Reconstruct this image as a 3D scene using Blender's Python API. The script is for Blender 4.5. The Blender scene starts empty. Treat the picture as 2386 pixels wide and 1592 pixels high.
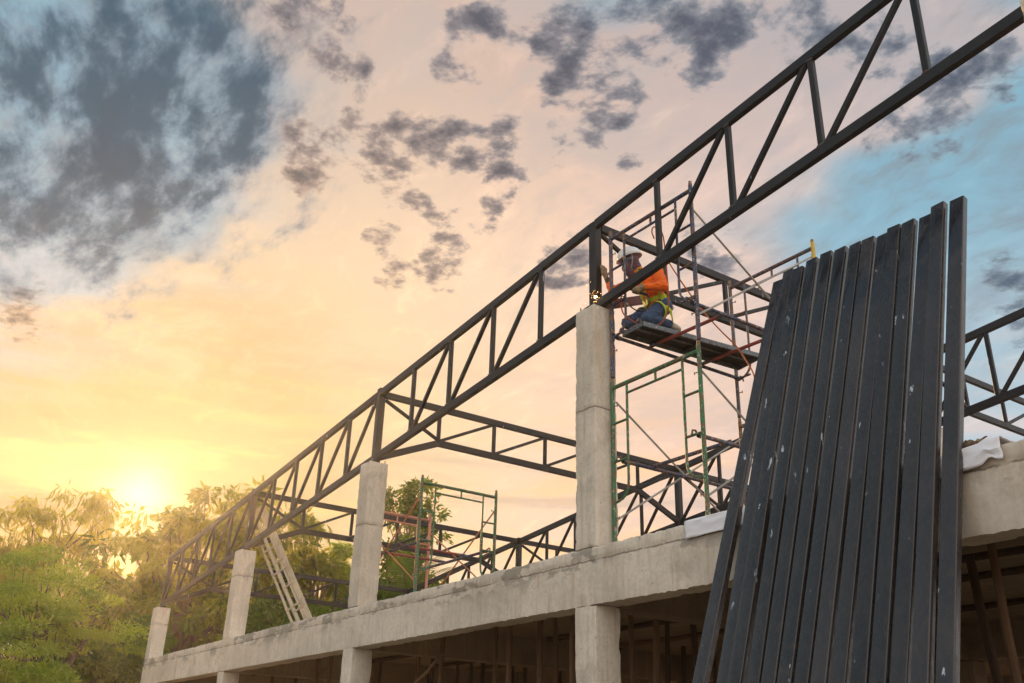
import bpy, bmesh, math, random
import numpy as np
from mathutils import Vector, Matrix, noise as mnoise

random.seed(7)
rng = np.random.default_rng(7)
scene = bpy.context.scene
COL = scene.collection

# ------------------------------------------------------------------ camera
cam_data = bpy.data.cameras.new("camera")
cam = bpy.data.objects.new("camera", cam_data)
COL.objects.link(cam)
cam_data.sensor_width = 36.0
cam_data.lens = 36.0 * 2221.79 / 2386.0
cam_data.clip_start = 0.05
cam_data.clip_end = 2000.0
CAM = Vector((6.802, -5.614, 1.589))


def camera_axes(yaw, pitch, roll):
    cy, sy, cp, sp = math.cos(yaw), math.sin(yaw), math.cos(pitch), math.sin(pitch)
    f = Vector((cy * cp, sy * cp, sp))
    r = Vector((sy, -cy, 0.0))
    u = r.cross(f)
    cr, sr = math.cos(roll), math.sin(roll)
    return cr * r + sr * u, -sr * r + cr * u, f


RR, UU, FF = camera_axes(math.radians(145.846), math.radians(24.225), math.radians(1.775))
cam.matrix_world = Matrix(((RR.x, UU.x, -FF.x, CAM.x), (RR.y, UU.y, -FF.y, CAM.y),
                           (RR.z, UU.z, -FF.z, CAM.z), (0, 0, 0, 1)))
scene.camera = cam


def pixel_dir(u, v):
    """direction of a photograph pixel (2386 x 1592)"""
    d = FF * 2221.79 + RR * (u - 1193.0) - UU * (v - 796.0)
    return d.normalized()


# ------------------------------------------------------------------ sky
SUN_EL, SUN_AZ = math.radians(13.6), math.radians(167.2)
SUN = Vector((math.cos(SUN_EL) * math.cos(SUN_AZ), math.cos(SUN_EL) * math.sin(SUN_AZ), math.sin(SUN_EL)))

world = bpy.data.worlds.new("World")
scene.world = world
world.use_nodes = True
WT = world.node_tree
WT.nodes.clear()


class NodeMath:
    """small arithmetic on shader sockets"""

    def __init__(self, tree):
        self.t = tree

    def link(self, a, sock):
        if hasattr(a, "is_output"):
            self.t.links.new(a, sock)
        else:
            sock.default_value = a

    def m(self, op, a, b=None, c=None, clamp=False):
        n = self.t.nodes.new("ShaderNodeMath")
        n.operation = op
        n.use_clamp = clamp
        self.link(a, n.inputs[0])
        if b is not None:
            self.link(b, n.inputs[1])
        if c is not None:
            self.link(c, n.inputs[2])
        return n.outputs[0]

    def dot(self, a, vec):
        n = self.t.nodes.new("ShaderNodeVectorMath")
        n.operation = "DOT_PRODUCT"
        self.link(a, n.inputs[0])
        self.link(vec, n.inputs[1])
        return n.outputs["Value"]

    def vm(self, op, a, b):
        n = self.t.nodes.new("ShaderNodeVectorMath")
        n.operation = op
        self.link(a, n.inputs[0])
        self.link(b, n.inputs[1])
        return n.outputs["Vector"]

    def sep(self, a):
        n = self.t.nodes.new("ShaderNodeSeparateXYZ")
        self.link(a, n.inputs[0])
        return n.outputs

    def comb(self, x, y, z):
        n = self.t.nodes.new("ShaderNodeCombineXYZ")
        for s, v in zip(n.inputs, (x, y, z)):
            self.link(v, s)
        return n.outputs[0]

    def step(self, x, a, b, lo=0.0, hi=1.0, kind="SMOOTHSTEP"):
        n = self.t.nodes.new("ShaderNodeMapRange")
        n.interpolation_type = kind
        self.link(x, n.inputs["Value"])
        n.inputs["From Min"].default_value = a
        n.inputs["From Max"].default_value = b
        n.inputs["To Min"].default_value = lo
        n.inputs["To Max"].default_value = hi
        return n.outputs["Result"]

    def noise(self, vec, scale, detail=6.0, rough=0.55, dist=0.0, lac=2.0, out="Fac"):
        n = self.t.nodes.new("ShaderNodeTexNoise")
        self.link(vec, n.inputs["Vector"])
        n.inputs["Scale"].default_value = scale
        n.inputs["Detail"].default_value = detail
        n.inputs["Roughness"].default_value = rough
        n.inputs["Distortion"].default_value = dist
        n.inputs["Lacunarity"].default_value = lac
        return n.outputs[out]

    def voronoi(self, vec, scale, feature="F1", out="Distance", rnd=1.0):
        n = self.t.nodes.new("ShaderNodeTexVoronoi")
        n.feature = feature
        self.link(vec, n.inputs["Vector"])
        n.inputs["Scale"].default_value = scale
        n.inputs["Randomness"].default_value = rnd
        return n.outputs[out]

    def ramp(self, x, stops, interp="LINEAR"):
        n = self.t.nodes.new("ShaderNodeValToRGB")
        n.color_ramp.interpolation = interp
        e = n.color_ramp.elements
        while len(e) < len(stops):
            e.new(0.5)
        for el, (p, c) in zip(e, stops):
            el.position = p
            el.color = (c[0], c[1], c[2], 1.0)
        self.link(x, n.inputs[0])
        return n.outputs[0]

    def mix(self, f, a, b, blend="MIX"):
        n = self.t.nodes.new("ShaderNodeMix")
        n.data_type = "RGBA"
        n.blend_type = blend
        self.link(f, n.inputs[0])
        for s, v in ((n.inputs[6], a), (n.inputs[7], b)):
            if isinstance(v, tuple) and len(v) == 3:
                v = (*v, 1.0)
            self.link(v, s)
        return n.outputs[2]

    def mapping(self, vec, loc=(0, 0, 0), rot=(0, 0, 0), scale=(1, 1, 1)):
        n = self.t.nodes.new("ShaderNodeMapping")
        self.link(vec, n.inputs[0])
        n.inputs["Location"].default_value = loc
        n.inputs["Rotation"].default_value = rot
        n.inputs["Scale"].default_value = scale
        return n.outputs[0]


def build_sky():
    n = NodeMath(WT)
    tc = WT.nodes.new("ShaderNodeTexCoord")
    d = tc.outputs["Generated"]
    out = WT.nodes.new("ShaderNodeOutputWorld")
    bg = WT.nodes.new("ShaderNodeBackground")
    WT.links.new(bg.outputs[0], out.inputs[0])
    dx, dy, dz = n.sep(d)
    zc = n.m("MAXIMUM", dz, 0.0)
    cs = n.dot(d, tuple(SUN))
    ang = n.m("MULTIPLY", n.m("ARCCOSINE", n.m("MINIMUM", n.m("MAXIMUM", cs, -1.0), 1.0)), 1.0 / math.pi)

    # clear sky of the time of day
    sky = WT.nodes.new("ShaderNodeTexSky")
    sky.sky_type = "NISHITA"
    sky.sun_disc = False
    sky.sun_elevation = SUN_EL
    sky.sun_rotation = math.radians(90.0) - SUN_AZ
    sky.air_density = 1.2
    sky.dust_density = 1.5
    sky.ozone_density = 2.0
    clear = n.mix(1.0, sky.outputs[0], (0.10, 0.10, 0.10), "MULTIPLY")
    teal = n.ramp(zc, [(0.0, (0.56, 0.58, 0.60)), (0.22, (0.50, 0.56, 0.60)), (0.36, (0.40, 0.53, 0.60)), (0.50, (0.23, 0.42, 0.52)),
                       (0.70, (0.20, 0.38, 0.48)), (1.0, (0.24, 0.38, 0.55))])
    blue = n.mix(0.85, clear, teal)

    # cloud plane coordinates: a flat layer seen in perspective
    k = n.m("DIVIDE", 1.0, n.m("ADD", zc, 0.16))
    pl = n.comb(n.m("MULTIPLY", dx, k), n.m("MULTIPLY", dy, k), 0.0)
    warp = n.noise(pl, 1.6, 3.0, 0.5, out="Color")
    warp = n.vm("SUBTRACT", warp, (0.5, 0.5, 0.5))
    plw = n.vm("ADD", pl, n.vm("MULTIPLY", warp, (0.35, 0.35, 0.35)))

    def lobe(px, py, deg, w=1.0, dd=d):
        c = pixel_dir(px, py)
        kk = 1.0 / (1.0 - math.cos(math.radians(deg)))
        e = n.m("EXPONENT", n.m("MULTIPLY_ADD", n.dot(dd, tuple(c)), kk, math.log(w) - kk))
        return e

    def total(items):
        acc = items[0]
        for it in items[1:]:
            acc = n.m("ADD", acc, it)
        return acc

    # high veil of cloud lit by the low sun: a broad band from the sun up over the building
    dw = n.vm("ADD", d, n.vm("MULTIPLY", warp, (0.16, 0.16, 0.16)))
    veil = total([lobe(330, 1147, 14, 1.0, dw), lobe(700, 820, 13, 0.8, dw), lobe(60, 900, 9, 0.6, dw), lobe(1050, 560, 10, 0.75, dw),
                  lobe(1420, 260, 10.5, 0.9, dw), lobe(1000, 120, 8, 0.55, dw), lobe(1450, 720, 10, 0.8, dw),
                  lobe(1850, 120, 7, 0.5, dw), lobe(1320, 880, 9, 1.0), lobe(1000, 1300, 8, 0.6), lobe(1750, 900, 7, 0.35, dw), lobe(1500, 1100, 9, 0.6, dw), lobe(1000, 1000, 9, 0.5, dw)])
    veil_n = n.noise(plw, 2.4, 3.0, 0.55)
    veil = n.m("ADD", veil, n.m("MULTIPLY", n.m("SUBTRACT", veil_n, 0.5), 0.5))
    veil = n.m("SUBTRACT", veil, n.m("ADD", lobe(120, 220, 11, 0.65), lobe(2330, 420, 7, 0.35)))
    veil = n.step(veil, 0.12, 0.78)
    warm = n.ramp(ang, [(0.0, (0.40, 0.28, 0.13)), (0.022, (0.44, 0.31, 0.15)), (0.05, (0.56, 0.40, 0.21)),
                        (0.085, (0.78, 0.57, 0.35)), (0.125, (0.83, 0.60, 0.42)), (0.165, (0.79, 0.56, 0.43)),
                        (0.21, (0.66, 0.51, 0.45)), (0.28, (0.55, 0.48, 0.47)), (0.42, (0.62, 0.58, 0.58)), (1.0, (0.72, 0.70, 0.70))])
    warm = n.mix(n.step(zc, 0.46, 0.68), warm, n.mix(1.0, warm, (0.74, 0.76, 0.80), "MULTIPLY"))
    base = n.mix(veil, blue, warm)

    # long thin streaks low over the horizon, in azimuth and elevation
    az = n.m("ARCTAN2", dy, dx)
    st = n.comb(n.m("MULTIPLY", az, 3.0), n.m("MULTIPLY", dz, 20.0), 0.0)
    s1 = n.noise(st, 1.3, 4.0, 0.6, 0.4)
    low = n.step(zc, 0.48, 0.18)
    sm = n.m("MULTIPLY", n.step(s1, 0.46, 0.64), low)
    lit = n.ramp(ang, [(0.0, (0.80, 0.52, 0.20)), (0.08, (0.95, 0.58, 0.24)), (0.16, (0.93, 0.57, 0.30)), (0.24, (0.80, 0.55, 0.45)), (0.35, (0.62, 0.55, 0.55)), (1.0, (0.66, 0.63, 0.63))])
    base = n.mix(n.m("MULTIPLY", sm, 0.75), base, lit)
    s2 = n.noise(n.vm("ADD", st, (7.3, 2.1, 0.0)), 1.0, 4.0, 0.6, 0.5)
    sd = n.m("MULTIPLY", n.step(s2, 0.48, 0.66), low)
    greyed = n.ramp(ang, [(0.0, (0.34, 0.23, 0.12)), (0.07, (0.42, 0.29, 0.18)), (0.13, (0.52, 0.39, 0.31)), (0.25, (0.50, 0.45, 0.46)), (1.0, (0.45, 0.45, 0.48))])
    base = n.mix(n.m("MULTIPLY", sd, 0.65), base, greyed)

    band = total([lobe(40, 600, 5, 0.8), lobe(330, 570, 5, 0.7), lobe(30, 730, 3.5, 0.6), lobe(520, 480, 5, 0.5)])
    bn = n.noise(n.vm("ADD", st, (1.3, 8.1, 0.0)), 0.9, 4.0, 0.6, 0.3)
    base = n.mix(n.m("MULTIPLY", band, n.step(bn, 0.40, 0.62, 0.15, 0.85)), base, (0.50, 0.52, 0.53))

    # mottled middle cloud
    a1 = n.noise(plw, 5.0, 5.0, 0.62, 0.0)
    mid_cover = n.m("MULTIPLY", n.step(zc, 0.26, 0.52), 1.0)
    mm = n.m("MULTIPLY", n.step(a1, 0.46, 0.66), mid_cover)
    midc = n.ramp(ang, [(0.0, (0.9, 0.7, 0.45)), (0.10, (0.80, 0.58, 0.40)), (0.17, (0.50, 0.42, 0.38)), (0.25, (0.40, 0.37, 0.38)), (0.4, (0.40, 0.40, 0.43)), (1.0, (0.55, 0.55, 0.57))])
    midc = n.mix(n.m("MULTIPLY", n.m("SUBTRACT", 1.0, veil), 0.8), midc, (0.17, 0.225, 0.27))
    mm = n.m("MULTIPLY", mm, n.m("ADD", 0.62, n.m("MULTIPLY", lobe(150, 220, 12, 0.35), 1.0)))
    base = n.mix(mm, base, midc)
    a2 = n.noise(n.mapping(plw, loc=(2.2, 5.1, 0), rot=(0, 0, 0.5), scale=(1.0, 2.1, 1.0)), 11.0, 5.0, 0.62, 0.0)
    base = n.mix(n.m("MULTIPLY", n.m("MULTIPLY", n.step(a2, 0.47, 0.70), mid_cover), 0.55), base, midc)
    base = n.mix(n.m("MULTIPLY", n.step(a2, 0.48, 0.25), 0.55), base, n.mix(1.0, base, (1.30, 1.24, 1.16), "MULTIPLY"))

    # streaky grey-blue bank
    sheet = total([lobe(120, 140, 11, 0.20), lobe(40, 420, 8, 0.16), lobe(480, 40, 8, 0.16), lobe(400, 330, 6, 0.11), lobe(230, 540, 5, 0.07), lobe(2250, 60, 6, 0.12), lobe(620, 230, 6, 0.08)])
    pls = n.vm("ADD", pl, n.vm("MULTIPLY", warp, (0.10, 0.10, 0.10)))
    b1 = n.noise(n.mapping(pls, loc=(1.7, 0.4, 0), rot=(0, 0, 0.9), scale=(1.0, 1.9, 1.0)), 5.0, 5.0, 0.62, 0.0)
    b2 = n.noise(n.mapping(pls, loc=(6.7, 2.4, 0), rot=(0, 0, 0.6), scale=(1.0, 1.7, 1.0)), 17.0, 4.0, 0.60, 0.0)
    b1 = n.m("ADD", b1, n.m("MULTIPLY", n.m("SUBTRACT", b2, 0.5), 0.40))
    bf = n.m("ADD", b1, sheet)
    bm = n.m("MULTIPLY", n.step(bf, 0.60, 0.92), n.step(sheet, 0.015, 0.09))
    bank = n.mix(n.step(bf, 0.68, 1.0), n.mix(n.m("MULTIPLY", veil, 0.7), (0.22, 0.29, 0.35), (0.40, 0.35, 0.34)), (0.040, 0.080, 0.120))
    base = n.mix(lobe(640, 200, 7, 0.5), base, (0.42, 0.385, 0.38))
    base = n.mix(n.m("MULTIPLY", bm, 0.92), base, bank)

    # dark broken cumulus puffs
    PUFFS = [(755, 145, 1.5), (830, 180, 1.4), (690, 312, 1.6), (800, 320, 1.8), (875, 355, 1.8), (950, 332, 2.0), (885, 408, 1.3), (1050, 335, 2.0), (1175, 293, 1.7), (1140, 375, 1.4), (1335, 362, 1.5), (1070, 155, 1.7), (1110, 60, 2.2), (1200, 415, 1.2), (1160, 452, 1.1), (955, 455, 1.6), (1040, 520, 1.4), (1130, 505, 1.1), (890, 555, 1.2), (915, 640, 1.6), (1030, 622, 1.9), (1370, 240, 2.8), (1455, 225, 1.8), (1290, 110, 2.4), (1390, 70, 3.4), (1510, 40, 2.6), (1610, 110, 2.8), (1700, 15, 2.2), (1880, 60, 2.2), (2010, 110, 2.0), (2070, 50, 2.0), (2130, 275, 2.6), (2240, 300, 1.4), (2050, 330, 1.8), (1655, 580, 2.5), (1340, 612, 2.0), (1280, 635, 1.5), (2375, 690, 2.6), (2330, 160, 1.8), (2200, 180, 2.0), (700, 5, 3.0), (30, 735, 2.2), (1470, 385, 1.0), (720, 405, 1.5)]
    cones = []
    for x, y, r in PUFFS:
        kk = 1.0 / (1.0 - math.cos(math.radians(r * 1.15)))
        cones.append(n.m("MULTIPLY_ADD", n.dot(d, tuple(pixel_dir(x, y))), kk, 1.0 - kk, clamp=True))
    banks = n.m("MULTIPLY", n.m("MINIMUM", total(cones), 1.0), 0.255)
    pv = n.vm("ADD", pl, n.vm("MULTIPLY", warp, (0.12, 0.12, 0.12)))
    c1 = n.noise(pv, 9.0, 2.0, 0.5)
    c2 = n.noise(n.vm("ADD", pv, (9.1, 4.2, 0.0)), 21.0, 5.0, 0.60)
    f0 = n.m("ADD", n.m("MULTIPLY", c1, 0.40), n.m("MULTIPLY", c2, 0.95))
    field = n.m("ADD", n.m("SUBTRACT", f0, 0.675), banks)
    cum = n.m("MULTIPLY", n.step(field, 0.13, 0.29), n.step(banks, 0.0, 0.05))
    thick = n.step(field, 0.19, 0.44)
    tone = n.ramp(ang, [(0.0, (0.75, 0.50, 0.28)), (0.10, (0.46, 0.33, 0.26)), (0.16, (0.27, 0.24, 0.245)), (0.22, (0.22, 0.23, 0.26)), (0.35, (0.24, 0.27, 0.31)), (0.6, (0.40, 0.41, 0.44)), (1.0, (0.5, 0.5, 0.52))])
    tone = n.mix(n.m("MULTIPLY", n.m("SUBTRACT", 1.0, veil), 0.75), tone, (0.20, 0.26, 0.31))
    dark = n.mix(n.m("MULTIPLY", thick, 0.95), tone, n.mix(1.0, tone, (0.20, 0.27, 0.38), "MULTIPLY"))
    base = n.mix(n.m("MULTIPLY", cum, 0.92), base, dark)

    # clouds opposite the sun are lit from the front: a pale even cover
    back = n.step(cs, 0.35, -0.45)
    cover = n.step(n.noise(plw, 2.0, 2.0, 0.55), 0.30, 0.62, 0.72, 1.0)
    pale = n.mix(cover, (0.60, 0.72, 0.84), (1.32, 1.25, 1.18))
    base = n.mix(back, base, pale)

    # bright disc glow of the sun behind thin cloud
    g = n.m("EXPONENT", n.m("MULTIPLY", n.m("SUBTRACT", cs, 1.0), 1.0 / (1.0 - math.cos(math.radians(1.5)))))
    glow = n.mix(1.0, n.comb(g, g, g), (0.5, 0.45, 0.34), "MULTIPLY")
    base = n.mix(1.0, base, glow, "ADD")
    # below the horizon: hazy ground tone
    base = n.mix(n.step(dz, -0.01, -0.08), base, (0.20, 0.17, 0.14))
    WT.links.new(base, bg.inputs["Color"])
    bg.inputs["Strength"].default_value = 1.0
    world.cycles.sampling_method = "MANUAL"
    world.cycles.sample_map_resolution = 256


build_sky()

# ------------------------------------------------------------------ sun
sun_data = bpy.data.lights.new("sun", "SUN")
sun_data.energy = 5.0
sun_data.angle = math.radians(0.6)
sun_data.color = (1.0, 0.60, 0.27)
sun = bpy.data.objects.new("sun", sun_data)
COL.objects.link(sun)
sun.rotation_euler = (-SUN).to_track_quat("-Z", "Y").to_euler()
sun.location = (0, 0, 30)

vs = scene.view_settings
vs.view_transform = "Standard"
vs.look = "None"
vs.exposure = 0.28
vs.gamma = 1.0
vs.use_curve_mapping = False
scene.cycles.use_denoising = True
scene.cycles.max_bounces = 5
scene.cycles.diffuse_bounces = 3
scene.cycles.glossy_bounces = 2
scene.cycles.transmission_bounces = 3
scene.cycles.volume_bounces = 1
scene.cycles.sample_clamp_indirect = 6.0

# ------------------------------------------------------------------ helpers
class MB:
    """collects faces of one mesh"""

    def __init__(self):
        self.v, self.f, self.mi = [], [], []

    def add(self, verts, faces, mi=0):
        o = len(self.v)
        self.v.extend(tuple(p) for p in verts)
        self.f.extend(tuple(i + o for i in q) for q in faces)
        self.mi.extend([mi] * len(faces))
        return self

    def prism(self, p0, p1, w, h, side=None, r=None, mi=0, cap=True):
        """bar from p0 to p1, w across 'side', h across the third axis, edges rounded by r"""
        p0, p1 = Vector(p0), Vector(p1)
        ax = (p1 - p0).normalized()
        s = Vector(side) if side is not None else (Vector((0, 0, 1)) if abs(ax.z) < 0.9 else Vector((1, 0, 0))).cross(ax)
        s = (s - ax * s.dot(ax)).normalized()
        t = ax.cross(s)
        r = min(w, h) * 0.12 if r is None else r
        a, b = w / 2, h / 2
        prof = [(a, -b + r), (a, b - r), (a - r, b), (-a + r, b), (-a, b - r), (-a, -b + r), (-a + r, -b), (a - r, -b)]
        n = len(prof)
        vs = [p0 + s * x + t * y for x, y in prof] + [p1 + s * x + t * y for x, y in prof]
        fs = [(i, (i + 1) % n, n + (i + 1) % n, n + i) for i in range(n)]
        if cap:
            fs += [tuple(range(n - 1, -1, -1)), tuple(range(n, 2 * n))]
        return self.add(vs, fs, mi)

    def box(self, x0, x1, y0, y1, z0, z1, mi=0):
        vs = [(x0, y0, z0), (x1, y0, z0), (x1, y1, z0), (x0, y1, z0), (x0, y0, z1), (x1, y0, z1), (x1, y1, z1), (x0, y1, z1)]
        fs = [(3, 2, 1, 0), (4, 5, 6, 7), (0, 1, 5, 4), (1, 2, 6, 5), (2, 3, 7, 6), (3, 0, 4, 7)]
        return self.add(vs, fs, mi)

    def tube(self, pts, rad, n=10, mi=0, cap=True):
        pts = [Vector(p) for p in pts]
        if not hasattr(rad, "__len__"):
            rad = [rad] * len(pts)
        vs, fs = [], []
        prev = None
        for i, p in enumerate(pts):
            a = pts[max(i - 1, 0)]
            b = pts[min(i + 1, len(pts) - 1)]
            ax = (b - a).normalized()
            if prev is None:
                ref = Vector((0, 0, 1)) if abs(ax.z) < 0.9 else Vector((1, 0, 0))
                s = ref.cross(ax).normalized()
            else:
                s = (prev - ax * prev.dot(ax)).normalized()
            prev = s
            t = ax.cross(s)
            for k in range(n):
                an = 2 * math.pi * k / n
                vs.append(p + (s * math.cos(an) + t * math.sin(an)) * rad[i])
        for i in range(len(pts) - 1):
            for k in range(n):
                k2 = (k + 1) % n
                fs.append((i * n + k, i * n + k2, (i + 1) * n + k2, (i + 1) * n + k))
        if cap:
            fs += [tuple(range(n - 1, -1, -1)), tuple(range((len(pts) - 1) * n, len(pts) * n))]
        return self.add(vs, fs, mi)

    def ball(self, c, r, n=8, m=6, sc=(1, 1, 1), mi=0):
        c = Vector(c)
        vs = [c + Vector((0, 0, r * sc[2]))]
        for j in range(1, m):
            th = math.pi * j / m
            for i in range(n):
                ph = 2 * math.pi * i / n
                vs.append(c + Vector((r * sc[0] * math.sin(th) * math.cos(ph), r * sc[1] * math.sin(th) * math.sin(ph), r * sc[2] * math.cos(th))))
        vs.append(c - Vector((0, 0, r * sc[2])))
        fs = [(0, 1 + i, 1 + (i + 1) % n) for i in range(n)]
        for j in range(m - 2):
            for i in range(n):
                a, b = 1 + j * n + i, 1 + j * n + (i + 1) % n
                fs.append((a, a + n, b + n, b))
        e = len(vs) - 1
        fs += [(e, 1 + (m - 2) * n + (i + 1) % n, 1 + (m - 2) * n + i) for i in range(n)]
        return self.add(vs, fs, mi)

    def build(self, name, mat, parent=None, smooth=False, **tags):
        off = world_loc(parent)
        me = bpy.data.meshes.new(name)
        me.from_pydata([(x - off[0], y - off[1], z - off[2]) for x, y, z in self.v], [], self.f)
        mats = mat if isinstance(mat, (list, tuple)) else [mat]
        for m in mats:
            me.materials.append(m)
        if len(mats) > 1:
            me.polygons.foreach_set("material_index", self.mi)
        if smooth:
            me.polygons.foreach_set("use_smooth", [True] * len(self.f))
            me.set_sharp_from_angle(angle=math.radians(38))
        me.update()
        return link(name, me, parent, **tags)


def world_loc(o):
    p = Vector((0, 0, 0))
    while o is not None:
        p += o.location
        o = o.parent
    return p


def link(name, data, parent=None, **tags):
    o = bpy.data.objects.new(name, data)
    COL.objects.link(o)
    o.parent = parent
    for k, v in tags.items():
        if v:
            o[k] = v
    return o


def thing(name, loc, label, category, group=None, parent=None):
    o = link(name, None, parent, label=label, category=category, group=group)
    o.empty_display_size = 0.1
    o.location = loc
    return o


def mesh_np(name, verts, faces, mat, parent=None, smooth=False, **tags):
    """quick mesh from numpy arrays (faces all of the same size)"""
    off = np.array(world_loc(parent))
    me = bpy.data.meshes.new(name)
    verts = np.asarray(verts, dtype=np.float32) - off.astype(np.float32)
    faces = np.asarray(faces, dtype=np.int32)
    nv, (nf, k) = len(verts), faces.shape
    me.vertices.add(nv)
    me.vertices.foreach_set("co", verts.ravel())
    me.loops.add(nf * k)
    me.loops.foreach_set("vertex_index", faces.ravel())
    me.polygons.add(nf)
    me.polygons.foreach_set("loop_start", np.arange(0, nf * k, k, dtype=np.int32))
    me.update(calc_edges=True)
    if smooth:
        me.polygons.foreach_set("use_smooth", [True] * nf)
    me.materials.append(mat)
    me.validate()
    return link(name, me, parent, **tags)


# ------------------------------------------------------------------ materials
def new_mat(name):
    m = bpy.data.materials.new(name)
    m.use_nodes = True
    t = m.node_tree
    b = t.nodes["Principled BSDF"]
    tc = t.nodes.new("ShaderNodeTexCoord")
    n = NodeMath(t)
    n.raw = tc.outputs["Object"]
    oi = t.nodes.new("ShaderNodeObjectInfo")
    rnd = n.m("MULTIPLY", oi.outputs["Random"], 61.0)
    return m, n, b, n.vm("ADD", n.raw, n.comb(rnd, rnd, rnd))


def add_bump(n, bsdf, height, strength=0.3, dist=0.01):
    bp = n.t.nodes.new("ShaderNodeBump")
    bp.inputs["Strength"].default_value = strength
    bp.inputs["Distance"].default_value = dist
    n.link(height, bp.inputs["Height"])
    n.t.links.new(bp.outputs[0], bsdf.inputs["Normal"])


def mat_concrete(name, col=(0.60, 0.525, 0.43), patches=0.0, dark=1.0, joint=None):
    m, n, b, co = new_mat(name)
    c = tuple(x * dark for x in col)
    big = n.noise(co, 1.1, 5, 0.6)
    fine = n.noise(co, 26.0, 6, 0.65)
    streak = n.noise(n.mapping(co, scale=(9.0, 9.0, 0.55)), 2.2, 6, 0.65, 0.3)
    base = n.mix(n.step(big, 0.30, 0.70), tuple(x * 0.80 for x in c), tuple(min(x * 1.15, 0.9) for x in c))
    base = n.mix(n.m("MULTIPLY", n.step(streak, 0.50, 0.70), 0.60), base, (c[0] * 0.72, c[1] * 0.66, c[2] * 0.60))
    base = n.mix(n.m("MULTIPLY", n.step(streak, 0.46, 0.28), 0.40), base, (c[0] * 1.22, c[1] * 1.22, c[2] * 1.2))
    base = n.mix(n.m("MULTIPLY", n.step(fine, 0.42, 0.66), 0.34), base, (c[0] * 0.66, c[1] * 0.64, c[2] * 0.60))
    # rusty water stains
    rust = n.noise(n.mapping(co, loc=(3.3, 1.2, 0.4), scale=(5.0, 5.0, 0.8)), 1.3, 4, 0.6)
    base = n.mix(n.m("MULTIPLY", n.step(rust, 0.57, 0.74), 0.55), base, (0.42, 0.29, 0.18))
    # air holes
    vo = n.voronoi(co, 13.0)
    vs_ = n.noise(co, 5.0, 2, 0.5)
    hole = n.m("MULTIPLY", n.step(vo, 0.105, 0.06), n.step(vs_, 0.48, 0.56))
    base = n.mix(n.m("MULTIPLY", hole, 0.8), base, (0.10, 0.085, 0.07))
    vo2 = n.voronoi(n.vm("ADD", co, (5.0, 3.0, 1.0)), 42.0)
    hole2 = n.m("MULTIPLY", n.step(vo2, 0.14, 0.07), n.step(big, 0.46, 0.6))
    base = n.mix(n.m("MULTIPLY", hole2, 0.55), base, (0.16, 0.14, 0.12))
    if patches:
        pz = n.sep(n.raw)[2]
        pn = n.noise(n.mapping(co, scale=(1.3, 1.3, 2.6)), 1.5, 5, 0.6)
        pm = n.m("MULTIPLY", n.step(pn, 0.53, 0.56), n.step(pz, patches - 0.30, patches - 0.13))
        base = n.mix(n.m("MULTIPLY", pm, 0.85), base, (0.27, 0.24, 0.195))
    # blotchy weathering and pale lime bloom
    blot = n.noise(n.mapping(co, scale=(1, 1, 0.8)), 3.1, 7, 0.68, 0.5)
    base = n.mix(n.m("MULTIPLY", n.step(blot, 0.52, 0.68), 0.58), base, (c[0] * 0.60, c[1] * 0.58, c[2] * 0.56))
    base = n.mix(n.m("MULTIPLY", n.step(blot, 0.45, 0.30), 0.35), base, (min(c[0] * 1.25, .8), min(c[1] * 1.25, .8), min(c[2] * 1.25, .8)))
    if joint is not None:
        jz = n.sep(n.raw)[2]
        wob = n.m("MULTIPLY", n.m("SUBTRACT", n.noise(n.mapping(n.raw, scale=(1, 1, 0)), 7.0, 5, 0.65), 0.5), 0.060)
        jd = n.m("ABSOLUTE", n.m("ADD", n.m("SUBTRACT", jz, joint), wob))
        jm = n.m("MULTIPLY", n.step(jd, 0.011, 0.003), n.step(n.noise(co, 4.0, 4, 0.6), 0.34, 0.50))
        base = n.mix(n.m("MULTIPLY", jm, 0.8), base, (0.13, 0.10, 0.075))
        halo = n.m("MULTIPLY", n.step(jd, 0.07, 0.0), n.step(n.noise(co, 3.0, 5, 0.6), 0.45, 0.65))
        base = n.mix(n.m("MULTIPLY", halo, 0.4), base, (0.25, 0.20, 0.16))
    n.t.links.new(base, b.inputs["Base Color"])
    b.inputs["Roughness"].default_value = 0.92
    b.inputs["Specular IOR Level"].default_value = 0.25
    h = n.m("ADD", n.m("MULTIPLY", fine, 0.35), n.m("MULTIPLY", streak, 0.5))
    h = n.m("SUBTRACT", h, n.m("ADD", hole, n.m("MULTIPLY", hole2, 0.5)))
    add_bump(n, b, h, 0.55, 0.012)
    return m


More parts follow.
